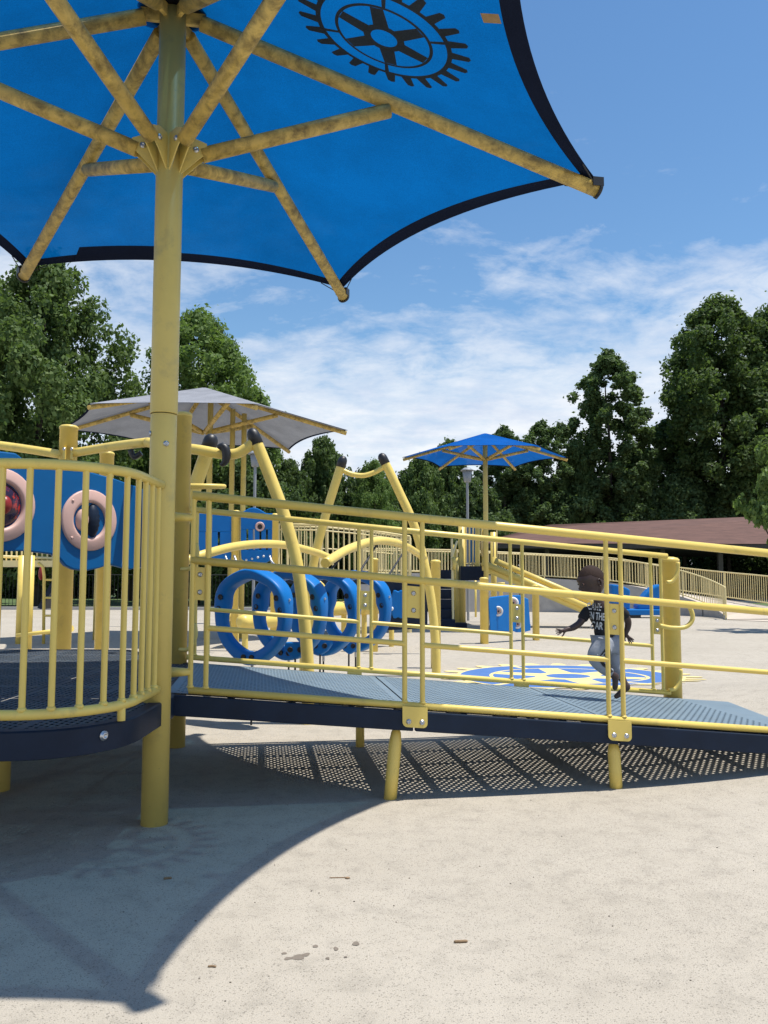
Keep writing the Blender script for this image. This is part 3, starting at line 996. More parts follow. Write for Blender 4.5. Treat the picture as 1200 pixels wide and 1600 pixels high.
def arch_pole(pts, r, root, cap=True):
    P = spline(pts, 8)
    MB().tube(P, r, 18).build('arch_pole', 'yellow_plain', root)
    d = (P[-1] - P[-2]).normalized()
    if cap:
        MB().lathe(P[-1] - d * 0.03, d, [(r * 1.07, 0), (r * 1.08, 0.08), (r * 1.0, 0.115), (r * 0.72, 0.145), (r * 0.35, 0.16), (0, 0.163)], 18).build('end_cap', 'black_plastic', root)
def arches():
    ba = on(480, 1131)
    root = thing('arch_climber', (ba.x, ba.y, 0), 'leaning yellow climber pole with black cap, nearest of the arched poles', 'climber')
    arch_pole([ba + Vector((0, 0, -0.05)), at(481, 1040, 7.57), at(468, 905, 7.57), at(447, 815, 7.58), at(422, 745, 7.6), at(400, 690, 7.6)], 0.056, root)
    rb = thing('arch_climber', on(262, 1110), 'leaning yellow climber pole with black cap, half hidden behind the shaded post', 'climber')
    b0 = WM[rb].translation
    arch_pole([b0 + Vector((0, 0, -0.05)), at(268, 960, 8.1), at(283, 830, 8.1), at(306, 757, 8.1), at(326, 698, 8.1)], 0.068, rb)
    # flat steering loop beside the post
    c = at(305, 760, 7.4)
    pts = [c + Vector((0.26 * math.cos(a), 0.16 * math.sin(a), 0.012 * math.sin(a))) for a in [2 * PI * i / 28 for i in range(28)]]
    MB().tube(pts, 0.021, 10, closed=True).build('loop_handle', 'yellow_plain', rb)
    bd = on(682, 1057)
    rd = thing('arch_climber', (bd.x, bd.y, 0), 'pair of yellow arched climber poles joined by a sagging bar near their tops', 'climber')
    YD = bd.y
    arch_pole([bd + Vector((0, 0, -0.05)), at(680, 1000, YD), at(671, 920, YD), at(650, 830, YD), at(622, 765, YD), at(601, 722, YD)], 0.060, rd)
    bc = on(474, 1052)
    arch_pole([bc + Vector((0, 0, -0.05)), at(478, 960, YD), at(490, 880, YD), at(506, 815, YD), at(521, 765, YD), at(533, 727, YD)], 0.060, rd)
    MB().tube(spline([at(533, 734, YD), at(550, 741, YD), at(568, 743, YD), at(585, 738, YD), at(603, 728, YD)], 6), 0.034, 12).build('cross_bar', 'yellow_plain', rd)
    # bowed rails that carry the rings
    rr = thing('ring_rail', at(512, 878, 7.7), 'bowed yellow rail carrying the blue crawl rings, right of the nearest arched pole', 'climbing rail')
    MB().tube(spline([at(508, 880, 7.62), at(545, 858, 8.2), at(590, 845, 9.0), at(630, 852, 10.0), at(662, 871, 11.1)], 8), [0.045] * 33, 14).build('bowed_rail', 'yellow_plain', rr)
    r2 = thing('ring_rail', at(290, 880, 8.3), 'bowed yellow rail left of the nearest arched pole, in front of the blue slotted panels', 'climbing rail')
    MB().tube(spline([at(255, 890, 8.1), at(320, 866, 8.4), at(380, 852, 9.0), at(440, 851, 9.8), at(490, 862, 10.8), at(512, 870, 11.1)], 8), 0.047, 14).build('bowed_rail', 'yellow_plain', r2)
    return ba
arches()

# ------------------------------------------------------------------ blue crawl rings
def rings():
    C0 = [(395, 963, 7.50), (452, 955, 7.95), (506, 948, 8.40), (556, 946, 8.85)]
    row = (at(556, 946, 8.85) - at(395, 963, 7.5)); row.z = 0; row.normalize()
    ex = Vector((row.y, -row.x, 0)); ez = Vector((0, 0, 1))
    lab = ['first blue plastic crawl ring, nearest the ramp and leftmost of the four', 'second blue plastic crawl ring, behind the nearest one', 'third blue plastic crawl ring in the row', 'farthest blue plastic crawl ring, at the right end of the row']
    for i, (x, y, Y) in enumerate(C0):
        c = at(x, y, Y); c.z = 0.965
        root = thing('crawl_ring', (c.x, c.y, 0.54), lab[i], 'play ring', 'row of blue crawl rings')
        n = 64; m = 14
        vs = []
        for k in range(n):
            a = 2 * PI * k / n
            # rounded-triangle ring: fuller hood on top, narrower foot
            ro = 0.452 - 0.013 * math.cos(3 * (a - PI / 2)) + 0.006 * math.cos(6 * (a - PI / 2)) - 0.012 * max(0, -math.sin(a)) ** 2
            flat = 0.015 * max(0, math.cos(3 * (a + PI / 6))) ** 6
            wd = 0.050 + 0.026 * math.exp(-((abs(math.atan2(math.sin(a), abs(math.cos(a))) - 0.30)) / 0.28) ** 2) + 0.010 * max(0, -math.sin(a)) ** 8         # half radial width
            dp = 0.062 + 0.045 * max(0, math.sin(a)) + 0.012 * max(0, -math.sin(a)) ** 4   # half depth along the row
            d = ex * math.cos(a) + ez * math.sin(a)
            for q in range(m):
                b = 2 * PI * q / m
                cb, sb = math.cos(b), math.sin(b)
                e = 0.42
                rx = math.copysign(abs(cb) ** e, cb) * wd; ry = math.copysign(abs(sb) ** e, sb) * dp
                # bevel the inner lip
                if cb < 0:
                    ry *= 0.72
                vs.append(c + d * ((ro - 0.02) - wd + rx) + row * ry)
        fs = [(k * m + q, k * m + (q + 1) % m, ((k + 1) % n) * m + (q + 1) % m, ((k + 1) % n) * m + q) for k in range(n) for q in range(m)]
        body = MB().add(vs, fs, True).build('ring_body', 'blue_plastic', root)
        # joint sockets with dark bolts
        for a in (0.46, 0.16, PI - 0.46, PI - 0.16, -PI / 2 - 0.13, -PI / 2 + 0.13):
            d = ex * math.cos(a) + ez * math.sin(a)
            p = c + d * (0.372 if a > 0 else 0.368) - row * ((0.062 + 0.045 * max(0, math.sin(a)) + 0.012 * max(0, -math.sin(a)) ** 4) * 0.97)
            MB().lathe(p + row * 0.012, -row, [(0.026, 0), (0.026, 0.012), (0.019, 0.013), (0.018, 0.006), (0, 0.006)], 14).build('bolt_socket', 'black_plastic', root)
        for sgn in (-1, 1):
            a = 0.30 if sgn > 0 else PI - 0.30
            d = ex * math.cos(a) + ez * math.sin(a)
            p = c + d * 0.415
            q = p + d * 0.16 + ez * 0.10
            rod('chain_link', p - d * 0.03, p + d * 0.035 + ez * 0.02, 0.011, 'steel', root, 8)
        if i:
            fx = ((461, 1016), (500, 1010), (545, 1010))[i - 1]
            fc = at(fx[0], fx[1], (Y + C0[i - 1][2]) / 2 - 0.02)
            pl = [(-0.095, 0.075), (0.095, 0.075), (0.105, 0.02), (0.06, -0.045), (0.0, -0.085), (-0.06, -0.045), (-0.105, 0.02)]
            MB().prism([fc + Vector((a_, 0, b_)) for a_, b_ in pl], row * 0.05).build('foot_flange', 'blue_plastic', root, bevel=0.012)
            for q in (-0.045, 0.045):
                MB().lathe(fc + Vector((q, 0.004, 0.005)), (0, -1, 0), [(0.026, 0), (0.026, 0.012), (0.019, 0.013), (0.018, 0.006), (0, 0.006)], 14).build('bolt_socket', 'black_plastic', root)
            rod('tether', fc + Vector((0, 0.02, -0.07)), Vector((fc.x, fc.y + 0.02, 0)), 0.009, 'cable', root, 8)
        # bottom tether to the ground
        p = c - ez * 0.43
        rod('tether', p + ez * 0.06, Vector((p.x, p.y, gz(p.x, p.y))), 0.009, 'cable', root, 8)
        rod('shackle', p + ez * 0.03, p - ez * 0.06, 0.014, 'steel', root, 8)
        if i:
            pa, pb = ((at(517, 890, 8.0), at(545, 857, 8.25)), (at(563, 892, 8.5), at(592, 846, 9.05)), (at(608, 898, 9.0), at(636, 854, 10.1)))[i - 1]
            rod('rope', pa, pb, 0.011, 'cable', root, 8)
            rod('shackle', pb, pb + (pa - pb).normalized() * 0.05, 0.017, 'steel', root, 8)
    return
rings()

# ------------------------------------------------------------------ blue bubble panel on the platform
def disc_ring(c, ex, ez, ny, ro, ri, th, n=40):
    """flat annulus with a raised, rounded inner lip; ny points to the viewer"""
    prof = [(ro, 0), (ro, th * 0.7), (ro - 0.012, th), (ri + 0.045, th), (ri + 0.03, th * 1.15), (ri + 0.012, th * 1.0), (ri, th * 0.45), (ri, -0.02)]
    vs = []
    for r, h in prof:
        for k in range(n):
            a = 2 * PI * k / n
            vs.append(c + (ex * math.cos(a) + ez * math.sin(a)) * r + ny * h)
    fs = [(i * n + k, i * n + (k + 1) % n, (i + 1) * n + (k + 1) % n, (i + 1) * n + k) for i in range(len(prof) - 1) for k in range(n)]
    return MB().add(vs, fs, True)
def bubble_panel():
    Y = 7.55
    o = at(110, 800, Y)
    root = thing('bubble_panel', (o.x, o.y, at(110, 890, Y).z), 'wavy blue play panel with two pink rings behind the curved railing', 'play panel')
    ex = Vector((0.61, 0.79, 0)).normalized(); ny = Vector((ex.y, -ex.x, 0)); ez = Vector((0, 0, 1))
    pc = at(139, 813, 7.7)
    def P(x, y, d=0):                # point of the panel's slanting plane
        r_ = ray(x, y); o_ = Vector((0, 0, EYE))
        return o_ + r_ * ((pc - o_).dot(ny) / r_.dot(ny))
    top = [(-70, 700), (-40, 697), (0, 705), (25, 708), (37, 717), (60, 726), (100, 731), (140, 737), (180, 748), (205, 757), (222, 763)]
    bot = [(220, 884), (205, 890), (190, 887), (172, 882), (155, 888), (135, 892), (115, 890), (103, 884), (93, 872), (80, 866), (40, 861), (-70, 862)]
    mb = MB()
    pts = [P(*q) for q in top + bot]
    mb.prism(pts, ny * -0.06)
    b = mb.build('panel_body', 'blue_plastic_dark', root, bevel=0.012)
    c2 = P(139, 813)
    r2 = disc_ring(c2, ex, ez, ny, 0.285, 0.165, 0.026).build('pink_ring', 'pink_plastic', root)
    for a in (0.75, 2.4, -0.75, -2.4):
        MB().lathe(c2 + (ex * math.cos(a) + ez * math.sin(a)) * 0.252 + ny * 0.025, ny, [(0.014, 0), (0.013, 0.006), (0, 0.008)], 12).build('rivet', 'pink_plastic', r2)
    # dark ridged roller inside the opening
    MB().lathe(c2 - ny * 0.035, ny, [(0.168, 0), (0.168, 0.006)], 32).build('opening', 'black_plastic', root)
    k = MB()
    pr = []
    for i in range(15):
        h = -0.155 + 0.31 * i / 14
        pr.append((0.075 * math.sqrt(max(0.02, 1 - (h / 0.16) ** 2)) * (1.0 if i % 2 else 0.9), h))
    k.lathe(c2 + ny * -0.01 + ex * 0.035, ez, pr, 16)
    k.build('ridged_roller', 'navy', root)
    MB().sphere(c2 + ex * -0.085, (0.075, 0.05, 0.10)).build('skin_tone_grip', 'pink_plastic', root)
    # bubble window
    c1 = P(-2, 789)
    r1 = disc_ring(c1, ex, ez, ny, 0.315, 0.20, 0.035).build('pink_ring', 'pink_plastic', root)
    for a in (0.55, -0.55):
        MB().lathe(c1 + (ex * math.cos(a) + ez * math.sin(a)) * 0.283 + ny * 0.034, ny, [(0.014, 0), (0.013, 0.006), (0, 0.008)], 12).build('rivet', 'pink_plastic', r1)
    MB().sphere(c1 - ny * 0.02, (0.202, 0.08, 0.202), 28, 16, Matrix((ex, ny, ez)).transposed()).build('bubble_window', 'bubble_dark', root)
    MB().sphere(c1 + ny * 0.055 + ex * 0.02, (0.06, 0.06, 0.08)).build('red_spinner', 'red_plastic', root)
simple('red_plastic', (0.25, 0.012, 0.01), 0.4, 0.05, 6.0)
bubble_panel()

def folded_panel():
    root = thing('side_panel', at(219, 835, 7.3), 'narrow blue panel edge next to the umbrella pole, behind the last pickets', 'play panel')
    pts = [at(205, 768, 8.25), at(222, 764, 8.1), at(222, 886, 8.1), at(207, 889, 8.25)]
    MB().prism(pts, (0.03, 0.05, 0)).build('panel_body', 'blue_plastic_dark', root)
folded_panel()

# posts seen under the panel
def back_posts():
    specs = [(30, 1006, 0.075, 'yellow_plain', 'bright yellow post at the far left, behind the platform deck'), (43, 1018, 0.068, 'yellow_plain', 'second yellow post from the left edge, beside the bright one'),
             (130, 990, 0.035, 'yellow_plain', 'thin yellow tube under the round pink ring'), (148, 1000, 0.045, 'yellow_pole', 'dull yellow tube next to the thin bright one under the pink ring'), (160, 1015, 0.075, 'yellow_plain', 'yellow post below the right end of the bubble panel'),
             (193, 979, 0.07, 'yellow_plain', 'lone yellow post on the bright ground between the last pickets')]
    for x, yb, r, m, lb in specs:
        b = on(x, yb)
        root = thing('support_post', (b.x, b.y, 0), lb, 'post', None)
        zt = at(x, 868, b.y).z
        MB().lathe((b.x, b.y, -0.05), (0, 0, 1), [(r, 0), (r, zt + 0.05)], 18).build('post', m, root)
        if x == 43:
            pp = Vector((b.x, b.y - 0.09, 0.0))
            MB().tube([at(26, 993, b.y - 0.1), at(100, 984, b.y - 0.1)], 0.035, 12).build('cross_tube', 'yellow', root)
            MB().tube([at(100, 984, b.y - 0.1), at(112, 982, b.y - 0.16)], 0.06, 14).build('clamp', 'yellow', root)
    # ladder
    b = on(68, 1006)
    Yl = b.y
    root = thing('ladder', (b.x, b.y, 0), 'small yellow pipe ladder seen between the left pickets', 'ladder')
    MB().tube([at(68, 1006, Yl), at(69, 900, Yl), at(67, 886, Yl), at(60, 879, Yl)], 0.03, 12).build('rail', 'yellow_plain', root)
    MB().tube([at(88, 1006, Yl), at(89, 900, Yl), at(89, 880, Yl)], 0.03, 12).build('rail', 'yellow_plain', root)
    for yy in (906, 934, 962, 990):
        rod('rung', at(68, yy, Yl), at(88, yy, Yl), 0.022, 'yellow_plain', root)
    r2 = thing('ladder_platform', at(60, 880, Yl + 0.5), 'small yellow platform edge with pickets at the head of the pipe ladder', 'platform')
    MB().box(at(40, 881, Yl + 0.5), (0.75, 0, 0), (0, 0.5, 0), (0, 0, 0.06)).build('deck_edge', 'yellow_pale', r2)
    rod('rail', at(-40, 868, Yl + 0.2), at(92, 873, Yl + 0.2), 0.03, 'yellow_pale', r2)
    for i in range(16):
        x = -30 + i * 8
        rod('picket', at(x, 850, Yl + 0.3), at(x, 880, Yl + 0.3), 0.018, 'yellow_pale', r2, 8)
    # dark slide chute
    r3 = thing('slide_chute', on(75, 968), 'dark slanted slide chute behind the pipe ladder', 'slide')
    Yc = 20.0
    MB().prism([at(58, 950, Yc), at(92, 888, Yc), at(92, 905, Yc), at(64, 952, Yc)], (0, 0.7, 0)).build('chute', 'navy', r3)
    MB().prism([at(88, 892, Yc - 0.1), at(92, 892, Yc - 0.1), at(92, 968, Yc - 0.1), at(88, 968, Yc - 0.1)], (0, 0.1, 0)).build('support', 'yellow_pole', r3)
    MB().sphere(at(64, 896, Yc - 0.3), (0.06, 0.05, 0.16)).build('red_spinner', 'red_plastic', r3)
back_posts()

# ------------------------------------------------------------------ balance beams behind the rings
def beams():
    Y = 14.0
    def beam(x0, x1, y, r, Y, lb):
        root = thing('balance_beam', at((x0 + x1) / 2, y, Y).xy.to_3d(), lb, 'balance beam')
        a, b = at(x0, y, Y), at(x1, y - 4, Y + 1.0)
        d = (b - a).normalized()
        MB().tube([a, a + d * 0.03, a + d * 0.09, b - d * 0.09, b - d * 0.03, b], [r * 0.4, r * 0.85, r, r, r * 0.85, r * 0.4], 16).build('beam', 'yellow_plain', root)
        for q in (0.12, 0.88):
            p = a.lerp(b, q)
            rod('leg', Vector((p.x, p.y, -0.02)), p, 0.05, 'yellow_plain', root)
        return root, a, b
    beam(352, 372, 963, 0.11, 15.5, 'short yellow balance beam left behind the nearest crawl ring')
    r, a, b = beam(374, 446, 972, 0.12, 13.2, 'low yellow balance beam seen through the nearest crawl ring')
    r, a, b = beam(478, 545, 954, 0.13, 14.6, 'yellow balance beam with arched handles seen through the third crawl ring')
    for q in (0.25, 0.75):
        p = a.lerp(b, q) + Vector((0, 0, 0.08))
        pts = [p + Vector((0.19 * math.cos(t), 0.03, 0.42 * math.sin(t))) for t in [PI * i / 12 for i in range(13)]]
        MB().tube(pts, 0.028, 10).build('arched_handle', 'yellow_plain', r)
    r, a, b = beam(562, 618, 952, 0.11, 15.2, 'short yellow balance beam right behind the farthest crawl ring')
    b0 = on(584, 1018)
    root = thing('stub_post', (b0.x, b0.y, 0), 'short capped yellow post just behind the farthest crawl ring', 'post')
    capped_post((b0.x, b0.y, -0.05), at(584, 873, b0.y).z, 0.075, 'yellow_plain', root)
    b0 = on(612, 994)
    root = thing('thin_post', (b0.x, b0.y, 0), 'thin yellow leg on open ground right of the crawl rings', 'post')
    MB().lathe((b0.x, b0.y, -0.03), (0, 0, 1), [(0.03, 0), (0.03, at(612, 966, b0.y).z)], 12).build('post', 'yellow_plain', root)
    rod('foot_rail', at(601, 966, b0.y), at(613, 967, b0.y), 0.03, 'yellow_plain', root)
beams()

def panel_knob():
    Y = 14.5
    root = thing('dark_panel', at(615, 985, Y).xy.to_3d(), 'dark navy panel with a small blue wheel between the ramp pickets', 'play panel')
    MB().prism([at(604, 905, Y), at(668, 905, Y), at(668, 982, Y), at(600, 985, Y)], (0, 0.08, 0)).build('panel_body', 'navy', root)
    c = at(622, 944, Y - 0.05)
    vs = []
    for k in range(24):
        a = 2 * PI * k / 24
        r = 0.20 + 0.025 * math.cos(6 * a)
        vs.append(c + Vector((r * 0.72 * math.cos(a), 0, r * 1.25 * math.sin(a))))
    MB().prism(vs, (0, -0.06, 0)).build('wheel', 'blue_plastic', root, bevel=0.02)
    MB().sphere(at(612, 951, Y - 0.12), 0.035).build('knob', 'eye_white', root)
panel_knob()

# ------------------------------------------------------------------ blue slotted panels in the background
def slotted_panels():
    Y = 15.0
    lab = ['tall blue slotted play panel with a small round window and arched top', 'blue slotted panel left of the arched one, behind the bowed rail']
    def panel(x0, x1, ytop, ybot, lb, arch):
        root = thing('slotted_panel', at((x0 + x1) / 2, ybot, Y), lb, 'play panel')
        # body built from strips so that the slots are real gaps
        def P(x, y):
            return at(x, y, Y)
        n = 4 if arch else 2
        W = x1 - x0
        tp = []
        for i in range(13):
            u = i / 12
            x = x0 + W * u
            y = ytop + (9 * ((1 - math.sin(PI * min(1, u * 1.3))) if u < 0.77 else 1) if arch else 3 * abs(u - 0.5))
            tp.append(P(x, y))
        s_top, s_bot = ytop + (34 if arch else 30), ytop + (66 if arch else 62)
        MB().prism(tp + [P(x1, s_top), P(x0, s_top)], (0, 0.06, 0)).build('panel_top', 'blue_plastic', root, bevel=0.015)
        MB().prism([P(x0, s_bot), P(x1, s_bot), P(x1 - 1, ybot - 8), P((x0 + x1) / 2 + 8, ybot), P((x0 + x1) / 2 - 8, ybot), P(x0 + 1, ybot - 8)], (0, 0.06, 0)).build('panel_foot', 'blue_plastic', root, bevel=0.015)
        for i in range(n + 1):
            xa = x0 + W * (i / (n + 1)) + (0 if i == 0 else W * 0.03); xb = x0 + W * ((i + 1) / (n + 1)) - (0 if i == n else W * 0.03)
            MB().prism([P(xa, s_top - 0.2), P(xb, s_top - 0.2), P(xb, s_bot + 0.2), P(xa, s_bot + 0.2)], (0, 0.05, 0)).build('slat', 'blue_plastic', root, bevel=0.012)
        if arch:
            c = P((x0 + x1) / 2 + 5, ytop + 30) + Vector((0, -0.005, 0))
            disc_ring(c, Vector((1, 0, 0)), Vector((0, 0, 1)), Vector((0, -1, 0)), 0.075, 0.042, 0.03, 24).build('round_window', 'pink_plastic', root)
            MB().sphere(c, (0.045, 0.03, 0.06)).build('pupil', 'black_plastic', root)
            for i in range(4):
                MB().sphere(P(x0 + 9 + i * 9, ytop + 82 - i * 2), 0.022, 8, 5).build('stud', 'eye_white', root)
        return root
    panel(376, 427, 793, 882, lab[0], True)
    panel(303, 361, 801, 884, lab[1], False)
    for x, lb in ((369, 'yellow post between the two blue slotted panels'), (430, 'yellow post right of the arched blue slotted panel')):
        b = at(x, 800, Y + 0.05)
        root = thing('panel_post', (b.x, b.y, 0), lb, 'post')
        capped_post((b.x, b.y, -0.05), at(x, 798 if x == 369 else 803, Y).z, 0.068, 'yellow_plain', root, n=14)
    root = thing('grey_hoop', at(360, 880, Y - 0.3), 'thin grey hoop rails at the foot of the blue slotted panels', 'rail')
    for x in (352, 366, 421):
        MB().tube(spline([at(x, 868, Y - 0.2), at(x + 4, 878, Y - 0.3), at(x + 12, 886, Y - 0.4)], 5), 0.02, 8).build('hoop', 'steel', root)
slotted_panels()

# ------------------------------------------------------------------ fences of pickets
def picket_fence(name, label, top, bot, step, rp_, rr, m, posts=(), mid=None, cat='fence', group=None, n=8):
    """top and bot are matching polylines of world points"""
    root = thing(name, bot[0], label, cat, group)
    MB().tube(top, rr, 10).build('top_rail', m, root)
    MB().tube([b + Vector((0, 0, 0.08)) for b in bot], rr * 0.85, 10).build('bottom_rail', m, root)
    if mid:
        MB().tube([b.lerp(t, mid) for b, t in zip(bot, top)], rr * 0.7, 8).build('middle_rail', m, root)
    d = 0.0
    acc = 0.0
    nxt = step * 0.5
    for i in range(len(bot) - 1):
        a, b = bot[i], bot[i + 1]
        ln = (b - a).length
        while nxt < acc + ln:
            u = (nxt - acc) / ln
            rod('picket', a.lerp(b, u) + Vector((0, 0, 0.08)), top[i].lerp(top[i + 1], u), rp_, m, root, n)
            nxt += step
        acc += ln
    for i in posts:
        rod('post', bot[i] - Vector((0, 0, 0.12)), top[i], rr * 1.25, m, root, 10)
    return root
def sub(poly, n=6):
    return spline(poly, n)

def walkway():
    front = [(560, 33.0, 1.50), (640, 33.0, 1.48), (730, 33.0, 1.42), (850, 33.0, 1.28), (950, 32.0, 1.12), (1010, 31.2, 0.88), (1065, 30.0, 0.60), (1105, 28.9, 0.30), (1128, 27.6, 0.07), (1131, 26.8, 0.02)]
    back = [(560, 36.3, 1.55), (640, 36.3, 1.52), (730, 36.3, 1.46), (850, 36.3, 1.33), (950, 35.6, 1.14), (1010, 34.4, 0.95), (1065, 33.0, 0.75), (1130, 30.6, 0.56), (1200, 28.0, 0.40), (1300, 25.0, 0.15)]
    def wp(x, Y, z):
        return Vector(((x - 600) / FPX * Y, Y, z))
    F = sub([wp(*q) for q in front], 3); B = sub([wp(*q) for q in back], 3)
    root = thing('raised_walkway', (F[0].x, F[0].y, 0), 'curving raised concrete walkway with grey retaining wall in the background', 'walkway')
    n = len(F)
    vs = []
    for i in range(n):
        vs += [F[i], B[i]]
    MB().add(vs, [(2 * i, 2 * i + 2, 2 * i + 3, 2 * i + 1) for i in range(n - 1)]).build('walkway_surface', 'path_concrete', root)
    # retaining wall in cast sections
    sec = 4
    for i in range(0, n - 1, sec):
        j = min(n - 1, i + sec)
        mb = MB()
        vs = []
        for q in range(i, j + 1):
            p = F[q]
            sft = Vector((0.015 if q == i else (-0.015 if q == j else 0), 0, 0))
            for dy, z in ((-0.10, -0.1), (-0.10, max(0.04, p.z + 0.05)), (0.14, max(0.04, p.z + 0.05)), (0.14, -0.1)):
                vs.append(Vector((p.x, p.y + dy, z)) + sft)
        m = j - i + 1
        fs = [(a * 4 + k, (a + 1) * 4 + k, (a + 1) * 4 + k + 1, a * 4 + k + 1) for a in range(m - 1) for k in range(3)] + [(0, 1, 2, 3), ((m - 1) * 4 + 3, (m - 1) * 4 + 2, (m - 1) * 4 + 1, (m - 1) * 4)]
        mb.add(vs, fs).build('wall_section', 'concrete', root)
    up = Vector((0, 0, 1.0))
    picket_fence('picket_fence', 'pale yellow picket fence on the front edge of the raised walkway, ending in a curve', [p + up for p in F], [p + Vector((0, 0, 0.06)) for p in F], 0.125, 0.0135, 0.026, 'yellow_pale', (0, 6, 12, 18, 24, 27), group='walkway fences')
    picket_fence('picket_fence', 'pale yellow picket fence on the back edge of the raised walkway', [p + up for p in B], [p + Vector((0, 0, 0.02)) for p in B], 0.125, 0.0135, 0.026, 'yellow_pale', (3, 9, 15, 21, 27), group='walkway fences')
    # sloping tan path that the walkway leads to
    b = MB().add([wp(1131, 26.8, 0.012), wp(1300, 24.0, 0.012), wp(1420, 25.0, 0.10), wp(1200, 28.0, 0.40), wp(1128, 27.6, 0.075)], [(0, 1, 2, 3, 4)])
    struct(link('path', b.mesh('path', 'path_concrete'), Matrix.Identity(4)))
walkway()

def bridge_fences():
    # two fences of the raised deck between the arched poles
    Y = 19.0
    f1t = [at(435, 819, Y), at(500, 820, Y + 0.3), at(560, 826, Y + 0.6), at(640, 838, Y + 1.2)]
    f1b = [at(435, 905, Y), at(500, 905, Y + 0.3), at(560, 906, Y + 0.6), at(640, 908, Y + 1.2)]
    picket_fence('bridge_railing', 'yellow picket railing of the raised bridge behind the arched poles, front side', f1t, f1b, 0.135, 0.0155, 0.026, 'yellow_pale', (0, 1, 2, 3), mid=0.9, cat='railing', group='bridge railings')
    f2t = [p + Vector((0.06, 1.3, 0.02)) for p in f1t]; f2b = [p + Vector((0.06, 1.3, 0.1)) for p in f1b]
    picket_fence('bridge_railing', 'yellow picket railing on the back side of the raised bridge', f2t, f2b, 0.135, 0.0155, 0.026, 'yellow_pale', (0, 1, 2, 3), mid=0.55, cat='railing', group='bridge railings')
    root = thing('play_bridge', f1b[0], 'raised bridge deck with dark edge under the yellow picket railings', 'bridge')
    n = len(f1b)
    vs = []
    for a, b in zip(f1b, f2b):
        vs += [a + Vector((0, -0.05, 0.03)), b + Vector((0, 0.05, -0.07)), a + Vector((0, -0.05, -0.10)), b + Vector((0, 0.05, -0.2))]
    fs = []
    for i in range(n - 1):
        o = i * 4; p = o + 4
        fs += [(o, p, p + 1, o + 1), (o + 2, o + 3, p + 3, p + 2), (o + 2, p + 2, p, o)]
    MB().add(vs, fs).build('deck', 'navy', root)
    for q in (f1b[0], f1b[1], f1b[3]):
        rod('leg', (q.x, q.y + 0.1, -0.02), q + Vector((0, 0.1, 0)), 0.06, 'yellow_pale', root)
bridge_fences()

